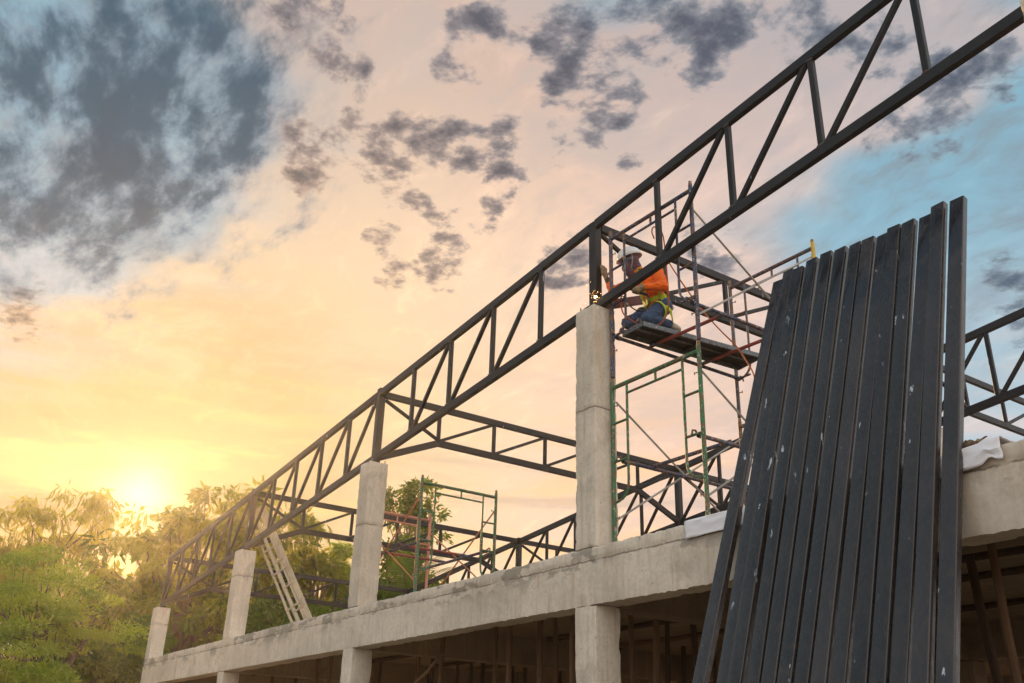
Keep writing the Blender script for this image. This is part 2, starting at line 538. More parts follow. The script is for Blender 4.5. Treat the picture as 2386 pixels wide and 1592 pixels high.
def mat_steel(name, col=(0.017, 0.0150, 0.0152), rough=0.42, chips=True, painted_reflection=False, chip_amt=0.0, spec=0.22):
    m, n, b, co = new_mat(name)
    big = n.noise(co, 2.0, 4, 0.6)
    base = n.mix(n.step(big, 0.3, 0.7), tuple(x * 0.84 for x in col), tuple(x * 1.2 for x in col))
    oi = n.t.nodes.new("ShaderNodeObjectInfo")
    tint = n.step(oi.outputs["Random"], 0.0, 1.0, 0.72, 1.28, "LINEAR")
    base = n.mix(1.0, base, n.comb(tint, tint, tint), "MULTIPLY")
    dust = n.noise(n.mapping(co, scale=(3, 3, 1.2)), 9.0, 6, 0.65)
    base = n.mix(n.m("MULTIPLY", n.step(dust, 0.52, 0.78), 0.16), base, (0.12, 0.105, 0.095))
    base = n.mix(n.m("MULTIPLY", n.step(n.noise(co, 6.0, 5, 0.65), 0.62, 0.72), 0.35), base, (0.10, 0.055, 0.03))
    rg = n.step(dust, 0.3, 0.8, rough - 0.06, rough + 0.16)
    if chips:
        c1 = n.noise(n.mapping(co, scale=(16.0, 16.0, 2.2)), 1.0, 3, 0.5)
        c2 = n.noise(co, 1.7, 2, 0.5)
        c3 = n.noise(co, 60.0, 3, 0.6)
        ch = n.m("MULTIPLY", n.step(c1, 0.705 - chip_amt, 0.715 - chip_amt), n.step(c2, 0.50, 0.56))
        ch = n.m("MULTIPLY", ch, n.step(c3, 0.40, 0.46))
        base = n.mix(n.m("MULTIPLY", ch, 0.85), base, (0.50, 0.55, 0.62))
        rg = n.m("ADD", rg, n.m("MULTIPLY", ch, 0.2))
    if painted_reflection:
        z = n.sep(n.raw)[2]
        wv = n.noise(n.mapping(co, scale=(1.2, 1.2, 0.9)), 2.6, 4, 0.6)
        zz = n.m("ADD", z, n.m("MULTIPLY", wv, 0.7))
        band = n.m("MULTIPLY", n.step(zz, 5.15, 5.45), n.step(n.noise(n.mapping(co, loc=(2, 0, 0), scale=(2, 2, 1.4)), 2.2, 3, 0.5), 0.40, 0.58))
        base = n.mix(n.m("MULTIPLY", band, 0.75), base, (0.012, 0.012, 0.016))  # dark wavy reflection near the tube tops, painted into the colour
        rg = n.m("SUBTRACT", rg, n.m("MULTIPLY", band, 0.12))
    n.t.links.new(base, b.inputs["Base Color"])
    n.t.links.new(rg, b.inputs["Roughness"])
    b.inputs["Specular IOR Level"].default_value = spec
    add_bump(n, b, n.noise(co, 40.0, 3, 0.5), 0.05, 0.004)
    return m


def mat_pipe(name, col, under=(0.16, 0.075, 0.035), amount=0.5, spatter=True, col2=None):
    """painted scaffold tube: worn to rust, cement spatter"""
    m, n, b, co = new_mat(name)
    big = n.noise(co, 3.0, 4, 0.6)
    base = n.mix(n.step(big, 0.3, 0.7), tuple(x * 0.75 for x in col), tuple(min(1, x * 1.25) for x in col))
    if col2:
        base = n.mix(n.step(n.noise(co, 5.0, 4, 0.6), 0.52, 0.62), base, col2)
    w = n.noise(co, 22.0, 6, 0.7)
    base = n.mix(n.step(w, 0.66 - amount * 0.2, 0.72 - amount * 0.2), base, under)
    if spatter:
        s = n.noise(n.vm("ADD", co, (4, 2, 1)), 38.0, 4, 0.65)
        base = n.mix(n.m("MULTIPLY", n.step(s, 0.585, 0.63), 0.85), base, (0.42, 0.37, 0.30))
    n.t.links.new(base, b.inputs["Base Color"])
    b.inputs["Roughness"].default_value = 0.6
    add_bump(n, b, w, 0.25, 0.003)
    return m


def mat_wood(name, col=(0.36, 0.24, 0.13), axis=(1.0, 1.0, 0.12), rough=0.85):
    m, n, b, co = new_mat(name)
    g = n.noise(n.mapping(co, scale=axis), 34.0, 6, 0.6, 0.6)
    big = n.noise(co, 2.5, 4, 0.6)
    base = n.mix(g, tuple(x * 0.55 for x in col), tuple(min(1, x * 1.35) for x in col))
    base = n.mix(n.m("MULTIPLY", n.step(big, 0.45, 0.75), 0.5), base, tuple(x * 0.5 for x in col))
    n.t.links.new(base, b.inputs["Base Color"])
    b.inputs["Roughness"].default_value = rough
    b.inputs["Specular IOR Level"].default_value = 0.2
    add_bump(n, b, g, 0.5, 0.006)
    return m


def mat_leaf(name, col, col2, trans=0.45):
    m = bpy.data.materials.new(name)
    m.use_nodes = True
    t = m.node_tree
    n = NodeMath(t)
    b = t.nodes["Principled BSDF"]
    out = t.nodes["Material Output"]
    tc = t.nodes.new("ShaderNodeTexCoord")
    co = tc.outputs["Object"]
    v = n.noise(co, 1.1, 5, 0.7)
    f = n.noise(co, 9.0, 2, 0.5)
    at = t.nodes.new("ShaderNodeAttribute")
    at.attribute_name = "clump"
    mixf = n.m("ADD", n.m("MULTIPLY", v, 0.35), n.m("ADD", n.m("MULTIPLY", f, 0.25), n.m("MULTIPLY", at.outputs["Fac"], 0.40)))
    c = n.mix(n.step(mixf, 0.32, 0.68), col, col2)
    t.links.new(c, b.inputs["Base Color"])
    b.inputs["Roughness"].default_value = 0.5
    b.inputs["Specular IOR Level"].default_value = 0.35
    tr = t.nodes.new("ShaderNodeBsdfTranslucent")
    tcol = n.mix(1.0, c, (2.3, 2.0, 0.55), "MULTIPLY")
    t.links.new(tcol, tr.inputs["Color"])
    mx = t.nodes.new("ShaderNodeMixShader")
    mx.inputs[0].default_value = trans
    t.links.new(b.outputs[0], mx.inputs[1])
    t.links.new(tr.outputs[0], mx.inputs[2])
    t.links.new(mx.outputs[0], out.inputs["Surface"])
    return m


def mat_plain(name, col, rough=0.7, bump=0.0, scale=20.0, var=0.15, spec=0.3):
    m, n, b, co = new_mat(name)
    v = n.noise(co, scale, 5, 0.6)
    base = n.mix(v, tuple(x * (1 - var) for x in col), tuple(min(1, x * (1 + var)) for x in col))
    n.t.links.new(base, b.inputs["Base Color"])
    b.inputs["Roughness"].default_value = rough
    b.inputs["Specular IOR Level"].default_value = spec
    if bump:
        add_bump(n, b, v, bump, 0.01)
    return m


def mat_emit(name, col, strength):
    m = bpy.data.materials.new(name)
    m.use_nodes = True
    b = m.node_tree.nodes["Principled BSDF"]
    b.inputs["Base Color"].default_value = (0, 0, 0, 1)
    b.inputs["Emission Color"].default_value = (*col, 1)
    b.inputs["Emission Strength"].default_value = strength
    return m


BEAM_Z = 3.5
CONC = mat_concrete("concrete_column")
CONC_B = mat_concrete("concrete_beam", patches=BEAM_Z, joint=BEAM_Z - 0.125)
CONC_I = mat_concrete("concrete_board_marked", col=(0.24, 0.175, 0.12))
STEEL = mat_steel("truss_paint")
STEEL_T = mat_steel("tube_paint", col=(0.033, 0.0265, 0.0255), rough=0.27, painted_reflection=True, chip_amt=0.022, spec=0.45)
PRIMER = mat_steel("red_primer", col=(0.075, 0.022, 0.022), chips=False)
GREEN = mat_pipe("green_pipe", (0.022, 0.135, 0.050), amount=0.8)
BLUE = mat_pipe("blue_pipe", (0.022, 0.044, 0.100), amount=0.85)
RUSTBLUE = mat_pipe("rusty_blue_pipe", (0.055, 0.085, 0.14), amount=1.0)
RUST = mat_pipe("rust_pipe", (0.20, 0.105, 0.055), amount=0.7)
PINK = mat_pipe("pink_pipe", (0.52, 0.20, 0.125), under=(0.30, 0.12, 0.06), amount=0.35)
ORANGEBAR = mat_pipe("orange_bar", (0.46, 0.16, 0.065), under=(0.22, 0.09, 0.04), amount=0.4, spatter=False)
REDBAR = mat_pipe("red_bar", (0.26, 0.050, 0.035), amount=0.3, spatter=False)
GALV = mat_pipe("galvanised_bar", (0.34, 0.315, 0.28), under=(0.22, 0.16, 0.11), amount=0.45, spatter=False)
YELLOW = mat_pipe("yellow_tip", (0.62, 0.42, 0.03), under=(0.35, 0.28, 0.22), amount=0.5)
WOOD = mat_wood("pale_timber", (0.50, 0.405, 0.285), axis=(1.0, 1.0, 0.25))
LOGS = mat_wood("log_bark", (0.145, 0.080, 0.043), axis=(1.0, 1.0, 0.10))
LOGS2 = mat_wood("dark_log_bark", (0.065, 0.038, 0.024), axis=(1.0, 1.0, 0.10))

# ------------------------------------------------------------------ ground
def ground():
    m, n, b, co = new_mat("bare_earth")
    v = n.noise(co, 0.25, 8, 0.65)
    f = n.noise(co, 6.0, 6, 0.65)
    c = n.mix(n.step(v, 0.35, 0.65), (0.26, 0.195, 0.13), (0.20, 0.155, 0.10))
    c = n.mix(n.m("MULTIPLY", n.step(f, 0.45, 0.7), 0.5), c, (0.15, 0.11, 0.07))
    n.t.links.new(c, b.inputs["Base Color"])
    b.inputs["Roughness"].default_value = 0.95
    add_bump(n, b, f, 0.5, 0.05)
    mb = MB()
    N, S = 60, 900.0
    vs, fs = [], []
    for j in range(N + 1):
        for i in range(N + 1):
            x = S * ((i / N - 0.5) * 2) ** 3
            y = S * ((j / N - 0.5) * 2) ** 3
            z = 0.0 if math.hypot(x, y) < 28 else 0.6 * mnoise.noise((x * 0.02, y * 0.02, 0))
            vs.append((x, y, z - 0.6 * (math.hypot(x, y) > 28)))
    for j in range(N):
        for i in range(N):
            a = j * (N + 1) + i
            fs.append((a, a + 1, a + N + 2, a + N + 1))
    mb.add(vs, fs).build("ground", m, kind="structure", label="bare sandy earth of the building site")


ground()


# ------------------------------------------------------------------ concrete frame
def rough_block(x0, x1, y0, y1, z0, z1, step, chip=0.012, edges=("x0", "x1", "y0", "y1", "z0", "z1"), wob=0.003, seed=0.0, joint=None, drip=None):
    """cast concrete block: gridded faces, slightly uneven, arrises chipped, optional joint line at height 'joint'"""
    mb = MB()
    dims = (x1 - x0, y1 - y0, z1 - z0)
    st = step if hasattr(step, "__len__") else (step,) * 3
    cnt = [max(2, int(round(dm / s))) for dm, s in zip(dims, st)]
    idx = {}
    ch = 0.010

    def vid(i, j, k):
        key = (i, j, k)
        if key in idx:
            return idx[key]
        p = [x0 + dims[0] * i / cnt[0], y0 + dims[1] * j / cnt[1], z0 + dims[2] * k / cnt[2]]
        q = Vector((p[0], p[1], p[2] + seed))
        on = []
        for a, (ii, nn) in enumerate(((i, cnt[0]), (j, cnt[1]), (k, cnt[2]))):
            if ii == 0:
                on.append((a, 1))
            elif ii == nn:
                on.append((a, -1))
        nz = mnoise.noise(q * 1.7) * wob + mnoise.noise(q * 11.0) * wob * 0.5
        cut = 0.0
        if len(on) >= 2:
            c = mnoise.noise(q * 6.0) * 0.6 + mnoise.noise(q * 17.0) * 0.55
            cut = ch * 0.5 + max(0.0, c) * chip * 1.6
        for a, sg in on:
            p[a] += sg * (cut + nz)
        if joint is not None and len(on) == 1 and on[0][0] in (0, 1):
            jz = joint + 0.012 * mnoise.noise(Vector((q.x * 3.0, q.y * 3.0, 5.0))) + 0.010 * mnoise.noise(Vector((q.x * 14.0, q.y * 14.0, 9.0)))
            dz = p[2] - jz
            a, sg = on[0]
            if abs(dz) < 0.014:
                p[a] += sg * 0.011 * (0.55 + 0.6 * mnoise.noise(q * 9.0))
            elif dz > 0:
                p[a] -= sg * 0.004
        if drip and any(a == 2 and sg == 1 for a, sg in on) and any(a == 1 and sg == 1 for a, sg in on):
            dr = mnoise.noise(Vector((q.x * 23.0, 0.3, 0.7))) + 0.6 * mnoise.noise(Vector((q.x * 61.0, 2.3, 0.7)))
            p[2] = z0 - max(0.0, dr) * drip
            p[1] = y0 + 0.002
        mb.v.append(tuple(p))
        idx[key] = len(mb.v) - 1
        return idx[key]

    nx, ny, nz_ = cnt
    for i in range(nx):
        for k in range(nz_):
            mb.f.append((vid(i, 0, k), vid(i + 1, 0, k), vid(i + 1, 0, k + 1), vid(i, 0, k + 1)))
            mb.f.append((vid(i + 1, ny, k), vid(i, ny, k), vid(i, ny, k + 1), vid(i + 1, ny, k + 1)))
    for j in range(ny):
        for k in range(nz_):
            mb.f.append((vid(0, j + 1, k), vid(0, j, k), vid(0, j, k + 1), vid(0, j + 1, k + 1)))
            mb.f.append((vid(nx, j, k), vid(nx, j + 1, k), vid(nx, j + 1, k + 1), vid(nx, j, k + 1)))
    for i in range(nx):
        for j in range(ny):
            mb.f.append((vid(i, j + 1, 0), vid(i + 1, j + 1, 0), vid(i + 1, j, 0), vid(i, j, 0)))
            mb.f.append((vid(i, j, nz_), vid(i + 1, j, nz_), vid(i + 1, j + 1, nz_), vid(i, j + 1, nz_)))
    mb.mi = [0] * len(mb.f)
    return mb


CX = [4.9, 0.0, -4.90, -9.76, -14.535]        # right-hand arris of each facade column
CW, CD = 0.304, 0.292
CTOP = [6.52, 6.004, 5.486, 5.018, 4.545]
BEAM_B = 2.979
YM, YB = 6.05, 12.0                            # centre lines of the middle and back rows

building = thing("concrete_building", (-5.0, 3.0, 0.0), "two storey building shell of raw grey concrete columns, beams and slab", "building")
JOINTS = [5.2, 4.88, 4.60, 4.56, 4.2]
for i, (x, zt) in enumerate(zip(CX, CTOP)):
    rough_block(x - CW, x, 0.0, CD, BEAM_Z, zt, (0.035, 0.035, 0.028), seed=i * 3.1, joint=JOINTS[i], wob=0.0035).build("column", mat_concrete("concrete_column_lift", joint=JOINTS[i]), building, smooth=True)
    rough_block(x - CW, x, 0.0, CD, 0.0, BEAM_B, (0.06, 0.06, 0.06), seed=i * 3.1 + 40, wob=0.004).build("column", CONC, building, smooth=True)
    # rebar stubs on the column head
    for k, (ax, ay) in enumerate(((0.04, 0.04), (0.26, 0.04), (0.04, 0.25), (0.26, 0.25))):
        h = 0.03 + 0.035 * ((k * 7 + i * 3) % 5) / 5
        MB().tube([(x - CW + ax, ay, zt - 0.01), (x - CW + ax + 0.003, ay, zt + h)], 0.007, 6).build("rebar_stub", RUST, building)
    for yy in (YM - 0.15, YB - 0.15):
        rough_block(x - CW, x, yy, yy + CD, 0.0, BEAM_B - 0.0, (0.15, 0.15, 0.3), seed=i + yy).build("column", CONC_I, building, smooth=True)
        rough_block(x - CW, x, yy, yy + CD, BEAM_Z, zt, (0.15, 0.15, 0.3), seed=i + yy + 9).build("column", CONC, building, smooth=True)

XL, XR = CX[-1] - CW, 6.2
rough_block(XL, XR, 0.0, CD, BEAM_B, BEAM_Z, (0.026, 0.073, 0.0237), chip=0.016, wob=0.005, seed=11.0, joint=BEAM_Z - 0.125, drip=0.016).build("front_beam", CONC_B, building, smooth=True)
for yy in (YM - 0.15, YB - 0.15):
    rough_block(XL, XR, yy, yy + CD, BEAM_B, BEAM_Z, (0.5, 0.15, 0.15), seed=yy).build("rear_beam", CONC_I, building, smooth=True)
for i, x in enumerate(CX):
    for k, (ya, yb) in enumerate(((CD, YM - 0.15), (YM - 0.15 + CD, YB - 0.15))):
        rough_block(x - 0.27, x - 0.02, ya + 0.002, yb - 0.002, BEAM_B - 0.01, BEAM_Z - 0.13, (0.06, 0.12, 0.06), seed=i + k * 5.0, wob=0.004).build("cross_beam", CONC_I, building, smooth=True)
# floor slab in panels between the beams, with the boards of its shuttering still under it
for k, (ya, yb) in enumerate(((CD, YM - 0.15), (YM - 0.15 + CD, YB - 0.15))):
    mb = MB()
    mb.box(XL, XR, ya + 0.003, yb - 0.003, BEAM_Z - 0.12, BEAM_Z - 0.004)
    mb.build("floor_slab", CONC_I, building)
BOARD = mat_wood("shutter_board", (0.22, 0.165, 0.105), axis=(0.08, 1.0, 1.0))
for bay in range(4):
    xa, xb = CX[bay + 1] - 0.018, CX[bay] - 0.272
    yy = CD + 0.03
    while yy < YM - 0.4:
        w = 0.19 + 0.02 * random.random()
        zt = BEAM_Z - 0.1225 - 0.006 * random.random()
        MB().box(xa + 0.01 + 0.04 * random.random(), xb - 0.01 - 0.04 * random.random(), yy, yy + w - 0.008, zt - 0.02, zt).build("shutter_board", BOARD, building)
        yy += w


# ------------------------------------------------------------------ roof trusses
WELD = mat_pipe("weld_scale", (0.10, 0.085, 0.075), under=(0.14, 0.06, 0.03), amount=0.6, spatter=False)


def zb(x):  # top edge of the bottom chord of the trusses along the building
    return 6.114 + 0.098 * x


def zt(x):  # top edge of the top chord
    return 7.104 + 0.100 * x


CH, CT = 0.106, 0.062
VERT = [3.785, 2.793, 1.807, 0.827, None, -1.134, -2.119, -3.099, -4.067, None, -6.027, -7.007, -7.975, -8.918, None, -10.93, -11.88, -12.80, -13.78]


def long_truss(name, yc, label, skip=(), lone=()):
    t = thing(name, (-5.0, yc, 5.4), label, "roof truss")
    front = yc - 0.027
    posts = [x - 0.153 for x in CX]
    for i, (px, top) in enumerate(zip(posts, CTOP)):
        MB().prism((px, yc + 0.02, top), (px, yc + 0.02, zt(px) + (0.03 if i in (2, 3) else -0.01)), 0.11, 0.098, side=(1, 0, 0), r=0.009).build("post", STEEL, t)
    for i in range(4):
        xa, xb = posts[i + 1] + 0.056, posts[i] - 0.056
        for nm, fz in (("top_chord", zt), ("bottom_chord", zb)):
            p0, p1 = Vector((xa, yc, fz(xa) - CH / 2)), Vector((xb, yc, fz(xb) - CH / 2))
            MB().prism(p0, p1, CT, CH, side=(0, 1, 0), r=0.007).build(nm, STEEL, t)
        vx = [v for v in VERT if v is not None and posts[i + 1] < v < posts[i]]
        vx.sort()
        for v in vx:
            a, b2 = v + 0.028 + random.uniform(-.004, .004), v + 0.028 + random.uniform(-.006, .006)
            vo = MB().prism((a, yc, zb(a) - 0.004), (b2, yc, zt(b2) - CH + 0.004), 0.056, 0.048, side=(1, 0, 0), r=0.005).build("vertical", STEEL, t)
            if yc < 1.0:
                for xw, zw in ((a, zb(a)), (b2, zt(b2) - CH)):
                    wb = MB()
                    for q in range(7):
                        wb.ball((xw - 0.030 + 0.010 * q, yc - 0.026, zw + random.uniform(-.003, .003)), random.uniform(.006, .009), 6, 4)
                    wb.build("weld_bead", WELD, vo, smooth=True)
        nodes = [posts[i + 1] + 0.03] + [v + 0.028 for v in vx] + [posts[i] - 0.03]
        for k in range(len(nodes) - 1):
            if (i, k) in skip:
                continue
            xa, xb = nodes[k] + 0.055, nodes[k + 1] - 0.055
            p0, p1 = Vector((xa, yc, zb(xa) - 0.01)), Vector((xb, yc, zt(xb) - CH + 0.012))
            d = (p1 - p0).normalized()
            MB().prism(p0, p1, 0.044, 0.050, side=(0, 1, 0), r=0.005).build("diagonal", STEEL, t)
    return t


long_truss("roof_truss", 0.135, "long dark steel truss rising along the facade on the front column heads",
           skip={(1, 0), (1, 4), (0, 0), (0, 4)})
long_truss("roof_truss", YM, "long dark steel truss along the middle row of columns, behind the facade truss")


def cross_truss(ci, ya, yb, label, primer=False):
    x = CX[ci] - 0.118
    top = {1: 7.070, 2: 6.587, 3: 6.115, 4: 5.650, 0: 7.55}[ci]
    t = thing("roof_truss", (x, ya, top - 1.1), label, "roof truss", "cross trusses over the bays")
    h = 0.098
    W_ = 0.056

    def bar(nm, y0, z0, y1, z1, w, hh, mat=STEEL):
        MB().prism((x, y0, z0), (x, y1, z1), w, hh, side=(1, 0, 0), r=0.006).build(nm, mat, t)

    bar("top_chord", ya, top - h / 2, yb, top - h / 2, W_, h)
    bm = top - 0.64 + h / 2                     # centre of the raised bottom chord
    lo = top - 1.045 + h / 2                    # centre of its foot at the post
    n1, n2 = ya + 0.93, yb - 0.93
    bar("bottom_chord", n1, bm, n2, bm, W_, h)
    bar("bottom_chord", ya - 0.01, lo, n1 - 0.004, bm - 0.002, W_ - 0.004, h, PRIMER if primer else STEEL)
    bar("bottom_chord", n2 + 0.004, bm - 0.002, yb + 0.01, lo, W_ - 0.004, h)
    ys = [n1 + (n2 - n1) * k / 4 for k in range(5)]
    for y in ys:
        bar("vertical", y, bm + h / 2 - 0.005, y, top - h + 0.004, 0.048, 0.052)
    bar("diagonal", ya + 0.01, top - h - 0.03, n1 - 0.03, bm + h / 2 + 0.01, 0.044, 0.046)
    for k in range(4):
        bar("diagonal", ys[k] + 0.04, bm + h / 2, ys[k + 1] - 0.04, top - h, 0.040, 0.046)
    bar("diagonal", n2 + 0.03, bm + h / 2 + 0.01, yb - 0.01, top - h - 0.03, 0.044, 0.046)


ya1, yb1 = 0.203, YM - 0.033
ya2, yb2 = YM + 0.073, YB - 0.05
NM = {1: "second tallest", 2: "middle", 3: "second shortest", 4: "shortest"}
for ci, who in ((1, "column where the worker welds"), (2, "column beside the lone green scaffold"),
                (3, "column where the timber ladder leans"), (4, "short column at the leafy end")):
    cross_truss(ci, ya1, yb1, "dark steel cross truss running inward from the " + who, primer=(ci == 1))
    cross_truss(ci, ya2, yb2, "inner steel truss past the middle row, opposite the " + who)

# ------------------------------------------------------------------ scaffolding
def arc(p0, corner, p1, n=6):
    p0, c, p1 = Vector(p0), Vector(corner), Vector(p1)
    return [(1 - t) ** 2 * p0 + 2 * t * (1 - t) * c + t * t * p1 for t in [i / n for i in range(n + 1)]]


def scaffold_frame(o, ax, z0, mat, label, group, rungs=(0.83, 1.22), tip=None, leg2=None):
    """walk-through frame 1.2 m wide and 1.7 m high; ax = direction across"""
    o, ax = Vector((o[0], o[1], z0)), Vector(ax)
    t = thing("scaffold_portal", o, label, "scaffold frame", group)
    up = Vector((0, 0, 1))
    R, r = 0.0215, 0.0128
    Wd = 1.2

    def P(s, z):
        return o + ax * s + up * z

    for k, s in enumerate((0.0, Wd)):
        pts = [P(s, 0.0), P(s, 0.6), P(s, 1.2), P(s, 1.66)]
        leg = MB().tube(pts, R, 12).build("leg", leg2 if (leg2 and k == 0) else mat, t, smooth=True)
        MB().tube([P(s, 1.655), P(s, 1.70)], R * 0.8, 10).build("joint_pin", RUST, leg, smooth=True)
        if tip and k == 1:
            MB().tube([P(s, 1.45), P(s, 1.665)], R * 1.03, 12).build("painted_tip", tip, leg, smooth=True)
        for zz in (0.28, 1.40):
            q = P(s, zz) + ax * (0.02 if k == 0 else -0.02)
            e = q + ax * (0.05 if k == 0 else -0.05)
            MB().tube([q, e], 0.005, 6).tube([e - up * 0.014, e + up * 0.014], 0.005, 6).build("brace_lock", RUST, leg)
    MB().tube([P(R * 0.7, 1.60), P(Wd - R * 0.7, 1.60)], R, 12).build("top_bar", mat, t, smooth=True)
    si = 0.215
    MB().tube([P(si + r, 1.49), P(Wd - si - r, 1.49)], r, 8).build("lintel_bar", mat, t, smooth=True)
    MB().tube([P(Wd * 0.52, 1.50), P(Wd * 0.52, 1.585)], r, 8).build("strut", mat, t, smooth=True)
    for s, sg in ((si, -1), (Wd - si, 1)):
        pts = [P(s, 1.585), P(s, 1.0), P(s, 0.62)] + arc(P(s, 0.60), P(s, 0.44), P(s + sg * (si - R * 0.5), 0.43))[1:]
        MB().tube(pts, r, 8).build("inner_leg", mat, t, smooth=True)
        for zz in rungs:
            MB().tube([P(s + sg * r, zz), P(s + sg * (si - R * 0.7), zz)], r, 8).build("rung", mat, t, smooth=True)
    return t


def pole(name, pts, r, mat, label, cat, group=None, n=10, hooks=None, bands=None):
    p0, p1 = Vector(pts[0]), Vector(pts[-1])
    t = thing(name, (p0 + p1) / 2, label, cat, group)
    MB().tube(pts, r, n).build("bar", mat, t, smooth=True)
    if bands:
        for a, b, m2 in bands:
            MB().tube([p0.lerp(p1, a), p0.lerp(p1, b)], r * 1.04, n).build("painted_end", m2, t, smooth=True)
    if hooks:
        d = (p1 - p0).normalized()
        for p, sg in ((p0, -1), (p1, 1)):
            q = p + d * sg * 0.005
            pts2 = [q + Vector((0, 0, 0.0)), q + d * sg * 0.03 + Vector((0, 0, 0.035)), q + d * sg * 0.065 + Vector((0, 0, 0.03)), q + d * sg * 0.075 + Vector((0, 0, -0.015))]
            MB().tube(pts2, 0.010, 8).build("hook", hooks, t, smooth=True)
            MB().tube([p - d * sg * 0.05, p], r * 1.3, 10).build("collar", hooks, t, smooth=True)
    return t


def cross_brace(a0, a1, b0, b1, mat, label, group, bend=0.0):
    a0, a1, b0, b1 = map(Vector, (a0, a1, b0, b1))
    t = thing("scaffold_cross_brace", (a0 + b1) / 2, label, "scaffold brace", group)
    off = (a1 - a0).cross(b1 - b0).normalized() * 0.011
    MB().tube([a0 + off, (a0 + a1) / 2 + off - Vector((0, 0, bend)), a1 + off], 0.0105, 8).build("bar", mat, t, smooth=True)
    MB().tube([b0 - off, (b0 + b1) / 2 - off - Vector((0, 0, bend * 0.4)), b1 - off], 0.0105, 8).build("bar", mat, t, smooth=True)
    MB().tube([(a0 + a1) / 2 - off * 1.8, (a0 + a1) / 2 + off * 1.8], 0.007, 6).build("pivot_bolt", RUST, t)
    return t


SX, SY1, SY2 = 0.03, 0.21, 2.04
FR = "frames of the scaffold tower at the welder"
scaffold_frame((SX, SY1), (1, 0, 0), BEAM_Z, GREEN, "green scaffold frame standing on the slab beside the tall column", FR)
scaffold_frame((SX + 0.01, SY1), (1, 0, 0), 5.212, BLUE, "blue scaffold frame stacked on the green one, in front of the worker", FR, rungs=(0.45, 0.80, 1.22))
scaffold_frame((SX, SY2), (1, 0, 0), BEAM_Z, RUST, "rusty scaffold frame under the far end of the work platform", FR)
scaffold_frame((SX, SY2), (1, 0, 0), 5.212, RUSTBLUE, "rusty blue scaffold frame with a yellow painted tip at the platform's far end", FR, rungs=(0.45, 0.80, 1.22), tip=YELLOW)
BR = "braces of the scaffold tower at the welder"
xa, xb = SX + 0.02, SX + 1.19
cross_brace((xa, SY1 + .02, 4.95), (xa, SY2 - .02, 3.80), (xa, SY1 + .02, 3.77), (xa, SY2 - .02, 4.95), GALV, "bare grey cross brace of the lower scaffold lift, against the tall column", BR)
cross_brace((xb, SY1 + .02, 4.91), (xb, SY2 - .02, 3.72), (xb, SY1 + .02, 3.76), (xb, SY2 - .02, 4.95), GALV, "bare grey cross brace of the lower scaffold lift, behind the leaning tubes", BR)
cross_brace((xb, SY1 + .02, 6.61), (xb, SY2 - .02, 5.47), (xb, SY1 + .02, 5.47), (xb, SY2 - .02, 6.70), GALV, "bare grey cross brace of the upper scaffold lift above the platform", BR)
RL = "hooked rails of the scaffold tower at the welder"
pole("scaffold_rail", [(0.075, 0.24, 5.655), (0.075, 2.02, 5.655)], 0.0195, BLUE, "blue hooked rail under the work platform, on the column side", "scaffold rail", RL, hooks=BLUE)
pole("scaffold_rail", [(1.15, 0.24, 5.630), (1.15, 2.02, 5.630)], 0.0195, BLUE, "blue hooked rail level with the platform, on the leaning tube side", "scaffold rail", RL, hooks=BLUE)
pole("scaffold_rail", [(0.12, 0.25, 4.335), (0.12, 2.02, 4.335)], 0.0195, BLUE, "blue hooked rail of the lower scaffold lift, beside the tall column", "scaffold rail", RL, hooks=BLUE)
pole("scaffold_rail", [(1.13, 0.25, 4.335), (1.13, 2.02, 4.335)], 0.0195, RUSTBLUE, "rusty hooked rail of the lower scaffold lift, beside the leaning tubes", "scaffold rail", RL, hooks=RUSTBLUE)
TR = "cross bars of the scaffold tower at the welder"
pole("scaffold_cross_bar", [(0.08, 0.70, 5.678), (1.16, 0.70, 5.655)], 0.019, REDBAR, "red cross bar with blue ends under the kneeling worker", "scaffold bar", TR, bands=((0, 0.13, BLUE), (0.88, 1, BLUE)))
pole("scaffold_cross_bar", [(0.08, 1.45, 5.678), (1.16, 1.45, 5.655)], 0.019, REDBAR, "red cross bar with blue ends under the empty part of the platform", "scaffold bar", TR, bands=((0, 0.16, BLUE), (0.88, 1, BLUE)))
pole("scaffold_cross_bar", [(0.12, 0.66, 4.362), (1.13, 0.66, 4.362)], 0.019, BLUE, "blue cross bar on the rails of the lower scaffold lift", "scaffold bar", TR)


